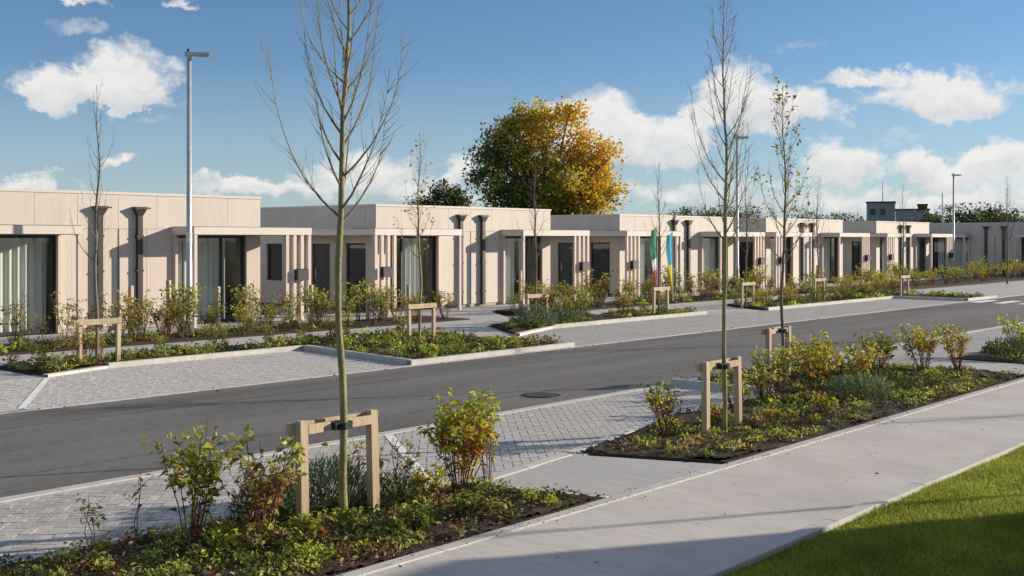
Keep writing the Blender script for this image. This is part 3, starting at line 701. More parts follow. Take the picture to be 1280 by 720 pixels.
def shrub_meshes(h, w, nst, nleaf, leaf, top, mid, low, t0=.35, stem_r=.006, lean=.9, power=.7, twig=3):
    """stems splaying from the base, leaves along their upper reach. top/mid/low are palettes by height"""
    r = random.Random(int(rng.integers(1e9))); m = MB(); P = []; Dv = []; Tt = []
    for i in range(nst):
        a = r.uniform(0, 6.283); rr = w*.5*math.sqrt(r.random())*lean; hh = h*r.uniform(.62, 1.0)
        p0 = Vector((math.cos(a)*w*.08*r.random(), math.sin(a)*w*.08*r.random(), -.03))
        p3 = Vector((math.cos(a)*rr, math.sin(a)*rr, hh)); p1 = p0.lerp(p3, .35)+Vector((r.uniform(-.03,.03), r.uniform(-.03,.03), hh*.06)); p2 = p0.lerp(p3, .7)+Vector((r.uniform(-.04,.04), r.uniform(-.04,.04), hh*.05))
        pts = [p0, p1, p2, p3]; m.tube(pts, [stem_r, stem_r*.85, stem_r*.6, stem_r*.3], 4, cap=False)
        segs = [(pts, t0)]
        for k in range(twig):
            t = r.uniform(.4, .85); b = pts[1].lerp(pts[3], (t-.33)/.67); a2 = r.uniform(0, 6.283); l = h*r.uniform(.12, .26)
            q = b+Vector((math.cos(a2)*l*.75, math.sin(a2)*l*.75, l*.75)); m.tube([b, q], [stem_r*.5, stem_r*.25], 3, cap=False)
            segs.append(([b, b.lerp(q, .33), b.lerp(q, .66), q], .1))
        per = max(1, int(nleaf/nst/(1+twig*.6)))
        for si, (sg, tmin) in enumerate(segs):
            for k in range(per if si == 0 else max(1, int(per*.6))):
                t = tmin+(1-tmin)*r.random()**power; f = t*3; j = min(2, int(f)); p = sg[j].lerp(sg[j+1], f-j)
                d = Vector((r.gauss(0,1), r.gauss(0,1), r.gauss(.25,.6))); P.append(p); Dv.append(d); Tt.append(p.z/h)
    P = np.array([tuple(p) for p in P]); Dv = np.array([tuple(d) for d in Dv]); Tt = np.array(Tt); n = len(P)
    P = P+rng.normal(size=(n, 3))*.012
    z = Tt+rng.normal(size=n)*.13
    cols = np.where((z > .62)[:, None], pick(*top, n), np.where((z > .34)[:, None], pick(*mid, n), pick(*low, n)))
    L = leaf*(.4+.95*rng.random(n)); V, F, Cc = leaves(P, Dv, L, L*(.38+.2*rng.random(n)), cols, droop=.22)
    return m, np_mesh('foliage', V, F, M['leaf'], Cc)
PAL = {
 'lime': (((['lime','yg','green','yellow'],[5,4,1.2,.7]), (['yg','green','lime','orange'],[4,3,2,.8]), (['green','red','brown','orange'],[2,1.5,1.5,1])), 'redstem'),
 'fire': (((['lime','yg','yellow'],[6,3,1.2]), (['orange','yellow','lime','pink'],[4,2.5,2,1.2]), (['yellow','orange','pink','yg'],[3,2.5,2,2.5])), 'redstem'),
 'pink': (((['lime','yg','green'],[3,4,2]), (['pink','orange','yg','brown'],[4,1.5,1.5,1]), (['pink','orange','brown','green'],[2.5,2,2,2])), 'redstem'),
 'gold': (((['lime','yellow','yg','orange'],[4,2.5,3,.6]), (['yellow','yg','orange','tan'],[3,3,1.6,1]), (['tan','yg','brown','orange'],[2,2,2,1])), 'brownstem'),
 'hedge': (((['yg','lime','green','tan'],[4,4,1.6,1.4]), (['yg','green','tan','brown'],[4,2,1.6,1]), (['green','brown','dark','tan'],[3,2.5,2,1])), 'brownstem'),
 'rust': (((['yg','tan','orange','lime'],[3,2.4,1.2,2]), (['tan','brown','orange','green'],[3,2,1.5,2]), (['brown','red','dark','green'],[3,1,2,2])), 'brownstem'),
 'green': (((['green','yg','lime'],[5,3,1]), (['green','dark','yg'],[4,2,2]), (['dark','green','brown'],[3,2,1])), 'brownstem'),
}
def shrub(name, label, loc, h, w, nst, nleaf, leaf, pal, group=None, cat='shrub', rz=0., **k):
    p, st = PAL[pal]; m, fm = shrub_meshes(h, w, nst, nleaf, leaf, *p, **k)
    root = empty(name, loc, rz, label=label, category=cat, group=group)
    m.build('stems', M[st], root); new_obj('foliage', fm, root); return root
def tuft(name, label, loc, h, w, n, col, leaf=.12, wid=.012, cat='plant', group=None, upright=1.2):
    """mound of fine upright shoots"""
    root = empty(name, loc, 0, label=label, category=cat, group=group)
    a = rng.random(n)*6.283; rr = np.sqrt(rng.random(n))*w/2; P = np.stack([np.cos(a)*rr, np.sin(a)*rr, rng.random(n)**.7*h*np.sqrt(np.clip(1-(rr/(w/2))**2*.8, .05, 1))], 1)
    Dv = np.stack([np.cos(a)*rr/w*2.4, np.sin(a)*rr/w*2.4, np.full(n, upright)], 1)*.6+rng.normal(size=(n, 3))*.4
    V, F, Cc = leaves(P, Dv, leaf*(.6+.7*rng.random(n)), wid*(.7+.6*rng.random(n)), pick(*col, n))
    new_obj('foliage', np_mesh('foliage', V, F, M['needle'], Cc), root)
    m = MB()
    for k in range(7):
        t = R.uniform(0, 6.283); m.tube([(0,0,-.02), (math.cos(t)*w*.22, math.sin(t)*w*.22, h*.55)], [.006,.003], 4, cap=False)
    m.build('stems', M['brownstem'], root)
    return root
def ground_cover(name, label, poly, per_m2, leaf, hmax, col, z=.03, clump=.22, seed=0, density=None):
    """low creeping plants that nobody could count: one object"""
    xs = [p[0] for p in poly]; ys = [p[1] for p in poly]; A = (max(xs)-min(xs))*(max(ys)-min(ys))
    nc = int(A*per_m2/60); cx = rng.uniform(min(xs), max(xs), nc); cy = rng.uniform(min(ys), max(ys), nc); ok = inside(poly, cx, cy)
    if density is not None: ok &= rng.random(nc) < density(cx, cy)
    cx, cy = cx[ok], cy[ok]; nc = len(cx); k = 60; cr = clump*(.4+rng.random(nc)); ch = hmax*(.3+.7*rng.random(nc))
    a = rng.random((nc, k))*6.283; rr = np.sqrt(rng.random((nc, k))); x = cx[:, None]+np.cos(a)*rr*cr[:, None]; y = cy[:, None]+np.sin(a)*rr*cr[:, None]
    zz = z+ch[:, None]*(1-rr**2)*rng.random((nc, k))+.005
    tone = pick(*col, nc)[:, None, :]*np.ones((1, k, 1))
    P = np.stack([x, y, zz], -1).reshape(-1, 3); cols = tone.reshape(-1, 3)*(1+.5*(rng.random((nc*k, 1))-.5))
    o = inside(poly, P[:, 0], P[:, 1]); P, cols = P[o], cols[o]; n = len(P)
    Dv = rng.normal(size=(n, 3))*np.array([1, 1, .5])+np.array([0, 0, .35])
    L = leaf*(.5+.8*rng.random(n)); V, F, Cc = leaves(P, Dv, L, L*.5, cols)
    return new_obj(name, np_mesh(name, V, F, M['leaf'], Cc), None, kind='stuff', label=label)
def litter(poly, n, size, label, names, z=.04, name='leaf_litter'):
    xs = [p[0] for p in poly]; ys = [p[1] for p in poly]
    x = rng.uniform(min(xs), max(xs), n); y = rng.uniform(min(ys), max(ys), n); o = inside(poly, x, y); x, y = x[o], y[o]; n = len(x)
    P = np.stack([x, y, z+.03*rng.random(n)], 1); Dv = rng.normal(size=(n, 3))*np.array([1, 1, .18])
    L = size*(.5+rng.random(n)); V, F, Cc = leaves(P, Dv, L, L*.45, pick(*names, n), fold=.12)
    return new_obj(name, np_mesh(name, V, F, M['needle'], Cc), None, kind='stuff', label=label)

# ------------------------------------------------------------------ young street trees with stakes
def young_tree(label, x, y, H, zlow, spread, nb, seed, bark='bark_young', rad=.038, twigs=6, nleaf=0, leafpal=None, det=5, group='young staked street trees', lean=0., elong=1.0):
    r = random.Random(seed); root = empty('young_tree', (x, y, 0), 0, label=label, category='tree', group=group)
    pts = []; N = 26
    wx, wy = r.uniform(0, 6), r.uniform(0, 6)
    for i in range(N+1):
        t = i/N; z = -.05+(H+.05)*t
        pts.append(Vector((lean*t*H+.026*math.sin(t*9+wx)*min(1,t*3)+.024*math.sin(t*23+wy)*t+r.uniform(-.006,.006), .024*math.cos(t*8+wy)*min(1,t*3)+r.uniform(-.006,.006), z)))
    rads = [max(.004, r.uniform(.93,1.09)*rad*(1.12 if i == 0 else 1)*(1-(i/N)*.55 if i/N < .5 else .725*(1-(i/N-.5)/.5*.93))) for i in range(N+1)]
    m = MB(); m.tube(pts, rads, 9); m.build('trunk', M[bark], root, smooth=True)
    def at(z):
        f = (z+.05)/(H+.05)*N; j = max(0, min(N-1, int(f))); return pts[j].lerp(pts[j+1], f-j)
    m = MB(); tips = []
    for i in range(nb):
        f = (i+r.uniform(-.3,.3))/nb; f = max(0, min(.97, f)); z = zlow+(H-zlow)*f*.95
        a = i*2.399+r.uniform(-.5,.5); L = (spread*(1-f)**.75+.22)*r.uniform(.75, 1.2); e0 = RAD(r.uniform(30, 50)+16*f); p = at(z); e = e0
        br = rad*(.29*(1-f)+.11); line = [p]; steps = 7
        for s in range(steps):
            e = min(RAD(82), e+RAD(r.uniform(4, 11))); a += r.uniform(-.13, .13)
            p = p+Vector((math.cos(a)*math.cos(e), math.sin(a)*math.cos(e), math.sin(e)*elong))*(L*1.5/steps); line.append(p)
        m.tube(line, [max(.0018, br*(1-k/steps)**1.5) for k in range(steps+1)], det, cap=False)
        nt = max(2, int(twigs*(L/spread+.25)))
        for q in range(nt):
            k = r.uniform(.8, steps-.3); j = int(k); b = line[j].lerp(line[j+1], k-j); a2 = a+r.choice((-1,1))*r.uniform(.4, 1.3); l = L*r.uniform(.22, .5)*(1-.5*k/steps); e2 = RAD(r.uniform(25, 65)); q1 = b; tl = [b]
            for s in range(3):
                e2 += RAD(r.uniform(0, 10)); q1 = q1+Vector((math.cos(a2)*math.cos(e2), math.sin(a2)*math.cos(e2), math.sin(e2)))*(l/3); tl.append(q1)
            m.tube(tl, [max(.0022, br*.32), .0022, .0018, .0014], 3, cap=False); tips += tl[1:]
        tips += line[3:]
    m.build('branches', M['twig' if bark == 'bark_young' else 'bark_grey'], root)
    if nleaf:
        sel = [r.choice(tips) for _ in range(nleaf)]; P = np.array([tuple(p) for p in sel])+rng.normal(size=(nleaf, 3))*.03
        L = .075*(.6+.7*rng.random(nleaf)); V, F, Cc = leaves(P, rng.normal(size=(nleaf, 3))+np.array([0,0,-.3]), L, L*.62, pick(*leafpal, nleaf))
        new_obj('leaves', np_mesh('leaves', V, F, M['leaf'], Cc), root)
    return root
def stakes(label, x, y, h=.9, gap=.75, rail=1, angle=0., tie=(0,0), post=.075):
    root = empty('tree_stakes', (x, y, 0), angle, label=label, category='tree stakes', group='wooden frames staking the young trees')
    pm = MB().cbox(-post/2, post/2, -post/2, post/2, -.1, h, .008).mesh('post', M['wood'])
    for s in (-1, 1):
        o = new_obj('post', pm, root); o.location = (s*gap/2, 0, R.uniform(-.01,.01)); o.rotation_euler = (R.uniform(-.015,.015), R.uniform(-.02,.02), 0)
    yo = rail*(post/2+.022)
    m = MB(); m.cbox(-gap/2-.10, gap/2+.04, yo-.02, yo+.02, h-.115, h-.012, .005); m.build('rail', M['wood'], root)
    m = MB(); m.cbox(-gap/2+post/2+.002, gap/2-post/2-.002, -post/2+.008, -post/2+.040, h-.105, h-.030, .005)
    if rail > 0: m.build('cleat', M['wood'], root)
    m = MB(); tx, ty = tie; n = 16
    for z in (h-.085, h-.055):
        ring = [(tx+.052*math.cos(k/n*6.283), ty+.052*math.sin(k/n*6.283), z) for k in range(n+1)]
        m.tube(ring, .012, 5)
    m.box(tx-.09, tx+.09, min(ty, yo)-.01 if rail < 0 else ty-.02, max(ty, yo)+.01 if rail < 0 else yo-.021, h-.10, h-.04)
    m.build('tie', M['rubber'], root)
    return root
young_tree('bare young tree with green bark in the near bed beside the crossing slab', 5.93, 7.10, 5.6, 2.45, .72, 36, 3, rad=.033, twigs=13)
stakes('wooden stake frame around the near green barked tree', 5.945, 7.16, .9, .75, 1, 0, (-.015,-.06))
young_tree('bare slender young tree in the second bed nearest the crossing slab', 11.72, 6.98, 5.35, 2.25, .58, 34, 8, rad=.030, twigs=11)
stakes('wooden stake frame in the second bed nearest the crossing slab', 11.80, 7.06, .9, .75, 1, 0, (-.08,-.08))
young_tree('young tree holding a few yellow leaves in the second bed by the road', 16.9, 8.95, 4.85, 1.9, .56, 28, 12, bark='bark_grey', rad=.031, twigs=8, nleaf=270, leafpal=(['tan','yellow','yg','orange'],[4,2,2,1.2]))
stakes('wooden stake frame in the second bed by the road', 16.86, 9.02, .9, .66, 1, 0, (.04,-.07))
FT = [(10.38,19.42,5.2,'bare young tree before the wall by the curtained window',0,21),
      (17.66,18.45,4.75,'young tree with yellow leaf tips before the dark flanked bungalow',170,22),
      (22.9,19.45,4.6,'bare young tree in line with the big autumn tree',0,23),
      (28.7,19.4,4.7,'bare young tree standing close by the flags',0,24),
      (33.8,19.3,4.6,'bare young tree across the road behind the slender staked tree',0,25),
      (38.9,19.2,4.6,'thin bare tree before the bungalow past the flags',30,26),
      (44.4,18.2,4.5,'thin bare tree in the kerbed bed by the crossing stripes',0,27)]
for (x, y, hh, lab, nl, sd) in FT:
    young_tree(lab, x, y, hh, 1.75, .46, 22, sd, bark='bark_grey' if sd != 22 else 'bark_young', rad=.034, twigs=5, nleaf=nl, leafpal=(['yellow','tan','orange','yg'],[4,2,1.5,1]), det=4)
    stakes('wooden stake frame of the '+lab.replace('bare ', '', 1), x+.02, y-.05, .9, .75, -1, 0, (-.02,.05), post=.07)
young_tree('bare tree in front of the shaded end bungalow', 61.5, 19.6, 5.6, 2.0, 1.0, 26, 31, bark='bark_grey', rad=.05, twigs=6, det=4, group=None)
young_tree('bare tree leaning in past the far hedge beside the road', 30.3, 7.3, 5.6, 1.9, 1.0, 26, 32, bark='bark_grey', rad=.04, twigs=6, det=4)
young_tree('young tree on the lawn whose shadow crosses the footpath', 18.0, -1.05, 5.4, 3.6, .5, 14, 41, rad=.045, twigs=3)
young_tree('young tree further along the lawn by the footpath', 25.8, -1.4, 5.2, 2.0, .8, 22, 42, rad=.05, twigs=5)

# ------------------------------------------------------------------ near planting
shrub('leafy_shrub', 'tall lime leaved shrub with bare red stem foot in the near bed corner', (4.72,7.43,.02), .95, .56, 13, 700, .072, 'lime', t0=.16, power=.75, twig=4, lean=1.05)
shrub('leafy_shrub', 'loose lime and orange shrub next to the near left stake post', (5.16,7.14,.02), .84, .66, 13, 560, .070, 'pink', t0=.14, power=.8, twig=4, lean=1.05)
shrub('leafy_shrub', 'bushy lime topped shrub with fiery orange stems by the crossing slab', (7.42,7.22,.02), .92, .84, 26, 1700, .072, 'fire', t0=.12, lean=.95, power=.62, twig=4)
shrub('leafy_shrub', 'small side shrub with orange lower leaves at the slab corner', (7.68,7.10,.02), .70, .44, 6, 150, .072, 'fire', t0=.3)
shrub('leafy_sprig', 'thin sprig of yellow leaves standing alone at the bay kerb', (4.15,7.85,.02), .46, .22, 3, 46, .05, 'gold', cat='plant', t0=.45, stem_r=.004)
shrub('bare_sprig', 'almost bare dark upright twig between sprig and lime shrub', (4.42,7.68,.02), .62, .12, 2, 18, .06, 'rust', cat='plant', t0=.3, stem_r=.005, twig=2)
shrub('leafy_sprig', 'dark leaved sprig showing between the near stake posts', (6.35,7.35,.02), .74, .42, 6, 110, .07, 'pink', cat='plant', t0=.45)
shrub('leafy_sprig', 'thin dark sprig just outside the right stake post', (6.80,7.35,.02), .62, .40, 5, 70, .06, 'rust', cat='plant', t0=.4)
tuft('grey_bush', 'grey green feathery bush behind the near stake frame', (6.15,7.52,.02), .46, .62, 1500, (['grey','green','dark'],[4,2,1.5]), .10, .012)
tuft('evergreen_bush', 'dark evergreen cushion left of the near stake frame', (5.55,7.55,.02), .34, .62, 1300, (['dark','green','grey'],[5,2,1]), .09, .014)
tuft('evergreen_bush', 'dark evergreen cushion at the foot of the right stake post', (6.62,7.28,.02), .26, .50, 900, (['dark','green'],[4,2]), .08, .014)
shrub('low_plant', 'pale green low plant before the left stake post', (5.32,6.72,.02), .30, .42, 12, 260, .06, 'lime', cat='plant', t0=.1, twig=2)
shrub('low_plant', 'low green plant at the foot of the near tree', (5.72,6.75,.02), .24, .36, 10, 200, .055, 'green', cat='plant', t0=.1, twig=2)
shrub('low_plant', 'low green plant nearest the footpath edging in the near bed', (6.25,6.55,.02), .22, .42, 10, 220, .055, 'green', cat='plant', t0=.1, twig=2)
shrub('low_plant', 'yellow and rust low plant behind the right stake post', (6.95,7.18,.02), .34, .55, 12, 280, .055, 'gold', cat='plant', t0=.15, twig=2)
shrub('low_plant', 'rusty low plant under the lime shrubs', (5.0,6.85,.02), .26, .55, 12, 240, .055, 'rust', cat='plant', t0=.1, twig=2)
shrub('low_plant', 'spreading green low plant towards the slab end of the near bed', (6.85,6.55,.02), .20, .50, 12, 240, .055, 'green', cat='plant', t0=.1, twig=2)
# second bed
shrub('leafy_shrub', 'pink stemmed shrub alone at the slab end of the second bed', (10.95,7.28,.02), .74, .74, 13, 430, .07, 'pink', t0=.2, twig=4)
for (x, y, h, w, nl, pal, lab) in [
    (15.9,8.55,.62,.80,420,'lime','lime shrub just left of the roadside stake frame'),
    (17.4,8.45,.70,.85,520,'lime','lime shrub just right of the roadside stake frame'),
    (15.6,7.75,.80,.85,720,'gold','tall golden shrub with an orange flank in the second bed'),
    (16.5,7.55,.62,.80,460,'gold','golden shrub behind the grey green bush'),
    (17.9,7.9,.62,.75,260,'pink','thin pink brown shrub beyond the golden ones'),
    (18.7,8.1,.72,.80,420,'lime','lime topped shrub in the loose row before the second slab'),
    (19.3,7.55,.82,.85,620,'fire','lime and orange shrub in the row before the second slab'),
    (20.0,7.2,.78,.75,480,'fire','fiery orange shrub ending the row at the second slab'),
    (14.2,7.85,.50,.60,220,'rust','rusty shrub at the bay side behind the stake frame'),
    (13.3,7.75,.45,.55,200,'lime','small lime shrub between the two stake frames'),
    (23.6,7.3,.72,.9,420,'lime','lime shrub starting the bed past the second slab')]:
    shrub('leafy_shrub', lab, (x, y, .03), h*1.1, w*1.1, 16, int(nl*1.25), .075, pal, t0=.18, twig=4, lean=1.05)
tuft('grey_bush', 'silvery grey green bush beside the footpath in the second bed', (15.5,6.95,.03), .34, .9, 1700, (['grey','green','lime'],[5,2,.7]), .10, .014)
tuft('evergreen_bush', 'dark green cushion starting the bed past the second slab', (22.9,7.2,.03), .38, 1.0, 1300, (['dark','green','grey'],[4,2,1]), .10, .016)
tuft('evergreen_bush', 'dark cushion behind the silvery bush', (16.6,7.1,.03), .28, .8, 1000, (['dark','green'],[4,2]), .09, .016)
for (x, y, pal, lab) in [(12.6,6.75,'gold','yellowish low plant beside the edging in the second bed'), (13.9,6.75,'lime','pale low plant near the footpath in the second bed'), (14.4,7.1,'rust','red brown low plant in the mulch of the second bed'), (12.2,7.4,'rust','rusty low plant behind the slender tree'), (17.4,6.6,'green','green low plant beside the edging past the silvery bush')]:
    shrub('low_plant', lab, (x, y, .03), .24, .5, 10, 200, .06, pal, cat='plant', t0=.1, twig=2)
mixc = (['green','dark','yg','brown','lime','tan'],[4,2,3.4,2.2,1.6,1.4])
ground_cover('ground_cover', 'low creeping plants covering the near bed', BED1, 1450, .045, .13, mixc, .03, .16)
ground_cover('ground_cover', 'low creeping plants covering the second bed', BED2, 680, .050, .12, mixc, .04, .19)
litter(BED1, 6500, .05, 'bark chips and dead leaves on the near bed', (['brown','dark','tan','red'],[6,2,2,1]), .03)
litter(BED2, 6500, .06, 'bark chips and dead leaves on the second bed', (['brown','dark','tan','red'],[6,4,1,1]), .04)
ground_cover('ground_cover', 'low plants in the bed past the second slab', BED3, 300, .08, .2, mixc, .04, .25)
litter([(-1,4.3),(16,4.3),(16,10),(-1,10)], 210, .035, 'scattered fallen leaves on path and bay', (['tan','orange','brown'],[2,1,3]), .010, 'fallen_leaves')
litter([(0,10.2),(40,10.2),(40,10.55),(0,10.55)], 160, .04, 'fallen leaves gathered along the near road edge', (['tan','orange','brown'],[2,1,3]), .008, 'fallen_leaves')
litter([(4,14.8),(40,14.8),(40,15.1),(4,15.1)], 160, .05, 'fallen leaves gathered along the road edge by the bungalows', (['tan','orange','brown'],[2,1,3]), .008, 'fallen_leaves')
litter([(3,5.86),(20,5.86),(20,6.08),(3,6.08)], 420, .022, 'soil crumbs and bark spilled along the bed edging', (['brown','dark','tan'],[5,2,1]), .014, 'spilled_mulch')
litter([(3,2),(22,2),(22,4.1),(3,4.1)], 40, .05, 'scattered fallen leaves on the lawn', (['tan','orange','brown'],[2,1,1]), .04, 'fallen_leaves')

# ------------------------------------------------------------------ grass blades on the lawn in view
def grass(x0, x1, y0, y1, per, label, hb=.035):
    n = int((x1-x0)*(y1-y0)*per); x = rng.uniform(x0, x1, n); y = rng.uniform(y0, y1, n)
    h = hb*(.5+.9*rng.random(n))*(1+.35*np.sin(x*3.1+y*2.3)*np.sin(y*4.1-x*1.7)); a = rng.random(n)*6.283; w = .0035+.002*rng.random(n); l = h*(.3+.8*rng.random(n)); b = rng.random(n)*6.283
    dx, dy = np.cos(a)*w, np.sin(a)*w
    V = np.stack([np.stack([x-dx, y-dy, np.full(n, -.03)], 1), np.stack([x+dx, y+dy, np.full(n, -.03)], 1), np.stack([x+np.cos(b)*l, y+np.sin(b)*l, h-.03], 1)], 1).reshape(-1, 3)
    F = np.arange(n*3).reshape(-1, 3)
    base = np.array([.31,.37,.047]); t = rng.random((n, 1)); patch = (.5+.3*np.sin(x*2.3+1.7*np.sin(y*2.9))*np.cos(y*3.1+x)+.2*np.sin(x*7+y*5)*np.sin(y*9-x*3))[:, None]
    c = base*(1+.5*(t-.5))*(.72+.5*patch)+np.array([.11,.06,.0])*patch*t; dead = (rng.random((n, 1)) < .06); c = np.where(dead, np.array([.34,.27,.11]), c)
    return new_obj('grass', np_mesh('grass', V, F, M['grassblade'], np.repeat(c, 3, axis=0)), None, kind='stuff', label=label)
grass(5.5, 15.5, 1.2, 4.10, 8000, 'short mown grass blades of the lawn beside the footpath')
grass(15.5, 30, -1.5, 4.08, 900, 'mown grass further along the lawn', .05)

# ------------------------------------------------------------------ far beds and hedge
def far_set(seed, pals, h, w, nst, nl, leaf, name, t0=.2):
    """a few shrub kinds, each built once; copies share their meshes"""
    out = []
    for p in pals:
        q, st = PAL[p]; m, fm = shrub_meshes(h, w, nst, nl, leaf, *q, t0=t0, stem_r=.007); out.append((m.mesh('stems', M[st]), fm, p))
    return out
MARKS = [(10.5,'in front of the bright curtained window'),(12.6,'by the corner of the curtained window'),(14.6,'before the first dark downpipe'),(16.0,'at the foot of the first lamp post'),(18.2,'before the half curtained window beside the lamp post'),(20.5,'before the black letterbox of the lamp post bungalow'),(23.0,'beside the dark flanked bungalow'),(25.5,'before the slatted porch'),(28.6,'before the paired hoppers under the autumn tree'),(31.2,'before the glazed bay under the autumn tree'),(33.0,'just short of the green white and red flag'),(35.0,'beside the blue and yellow flag'),(38.0,'a few steps past the flags'),(41.6,'before the hoppers of the flag bungalow'),(44.5,'around the second lamp post'),(48.0,'past the second lamp post'),(52.0,'before the middle pale bungalow'),(56.5,'before the porch of the middle pale bungalow'),(61.0,'in the gap before the last sunlit bungalow'),(66.0,'before the last sunlit bungalow'),(70.5,'by the porch of the last sunlit bungalow'),(99,'before the shaded end bungalow')]
TONES = {'hedge':'olive green','gold':'golden','rust':'rusty brown','lime':'lime green'}
def plant_row(kinds, spots, name, label, group):
    for (x, y, z, s, k) in spots:
        tone = TONES[kinds[k % len(kinds)][2]]; where = next(t for q, t in MARKS if x < q)
        lab = f"{'tall' if s > .92 else 'low'} {tone} {label} {where}"
        o = empty(name, (x, y, z), R.uniform(0, 6.283), label=lab, category='shrub', group=group); o.scale = (s*R.uniform(.9,1.1), s*R.uniform(.9,1.1), s*R.uniform(.8,1.15))
        a, b, _ = kinds[k % len(kinds)]; new_obj('stems', a, o); new_obj('foliage', b, o)
KIND = far_set(1, ['hedge','gold','hedge','rust','lime','gold','hedge','rust'], 1.0, 1.0, 14, 330, .088, 'hedge', .25)
KGOLD = far_set(2, ['gold','lime','hedge','gold'], 1.05, 1.1, 14, 340, .10, 'hedge', .2)
KTHIN = far_set(3, ['rust','hedge'], 1.0, .7, 7, 150, .08, 'thin', .35)
def spots(x0, x1, ys, step, z, smin, smax, kfn):
    o = []; x = x0
    while x < x1:
        for y in ys: o.append((x+R.uniform(-.42,.42), y+R.uniform(-.30,.30), z, R.uniform(smin*.8, smax*1.08), kfn()))
        x += step
    return o
rk = lambda: R.randrange(8)
plant_row(KTHIN, spots(8.0, 13.6, (23.2, 24.1), .9, .03, .75, 1.15, rk), 'hedge_shrub', 'sparse shrub', 'sparse shrubs before the curtained window')
plant_row(KIND, spots(13.6, 19.3, (22.95, 24.0), .66, .03, .75, 1.15, rk), 'hedge_shrub', 'hedge shrub', 'hedge shrubs around the first lamp post')
plant_row(KIND, spots(19.8, 23.3, (22.95, 24.2), .75, .03, .65, 1.1, rk), 'hedge_shrub', 'leafy shrub', 'shrubs at the slatted porch')
plant_row(KIND, spots(27.2, 43.4, (22.95, 24.1), .74, .03, .65, 1.2, rk), 'hedge_shrub', 'hedge shrub', 'hedge shrubs before the flag bungalow')
plant_row(KGOLD, spots(45.6, 73, (21.4, 23.3), 1.25, .03, .7, 1.15, rk), 'hedge_shrub', 'hedge shrub', 'golden hedge shrubs at the far end')
plant_row(KIND, spots(22.4, 30.0, (19.7,), .7, .06, .5, .95, rk), 'bed_shrub', 'kerbed bed shrub', 'shrubs in the middle kerbed bed')
plant_row(KGOLD, spots(34.6, 46.2, (19.0, 20.0), 1.0, .06, .55, .9, rk), 'bed_shrub', 'kerbed bed shrub', 'golden shrubs along the far bay')
plant_row(KIND, spots(9.6, 18.4, (20.05,), .85, .05, .4, .8, rk), 'bed_shrub', 'kerbed bed shrub', 'low shrubs in the kerbed bed across the road')
plant_row(KTHIN, [(10.0,19.3,.05,.8,0), (16.3,19.4,.05,.9,1), (15.6,19.9,.05,.8,0)], 'bed_shrub', 'thin shrub', 'thin shrubs by the far stake frames')
tuft('grey_bush', 'rounded grey green bush at the corner of the middle kerbed bed', (22.3,19.0,.06), .55, 1.2, 1500, (['grey','green','dark'],[4,2,1]), .12, .02)
tuft('grey_bush', 'second grey green bush further along the middle kerbed bed', (23.9,19.15,.06), .4, .9, 900, (['grey','green','dark'],[3,2,2]), .12, .02)
fc = (['green','yg','brown','dark','tan','lime'],[3.5,4,1.8,1.2,1.6,1.2])
ground_cover('ground_cover', 'low plants in the kerbed bed across the road', BEDA, 420, .085, .22, fc, .07, .24)
ground_cover('ground_cover', 'low plants in the middle kerbed bed', BEDB, 260, .09, .2, fc, .08, .24)
ground_cover('ground_cover', 'low plants in the far kerbed bed', BEDC, 150, .11, .2, fc, .08, .26)
ground_cover('ground_cover', 'low plants under the hedge before the first lamp post', [(7,22.6),(19.4,22.6),(19.4,24.6),(7,24.6)], 170, .09, .25, fc, .05, .26)
ground_cover('ground_cover', 'low plants under the hedge before the flags', BEDH2, 130, .10, .25, fc, .05, .26)
# short timber posts along the hedge
for i, (x, y, h) in enumerate([(13.9,24.4,1.25), (15.0,24.5,1.35), (16.35,24.45,1.15), (19.3,24.4,1.1), (22.9,24.4,1.0), (21.4,24.5,1.0), (28.2,24.6,1.3), (36.0,24.6,1.0), (42.3,24.6,1.1), (50.0,24.7,1.1)]):
    o = MB().cbox(-.045, .045, -.045, .045, -.1, h, .012).build('timber_post', M['wood'], label='short timber post '+next(t for q, t in MARKS if x < q), category='post', group='timber posts in the hedge')
    o.location = (x, y, 0); o.rotation_euler = (R.uniform(-.03,.03), R.uniform(-.03,.03), R.uniform(0,1))

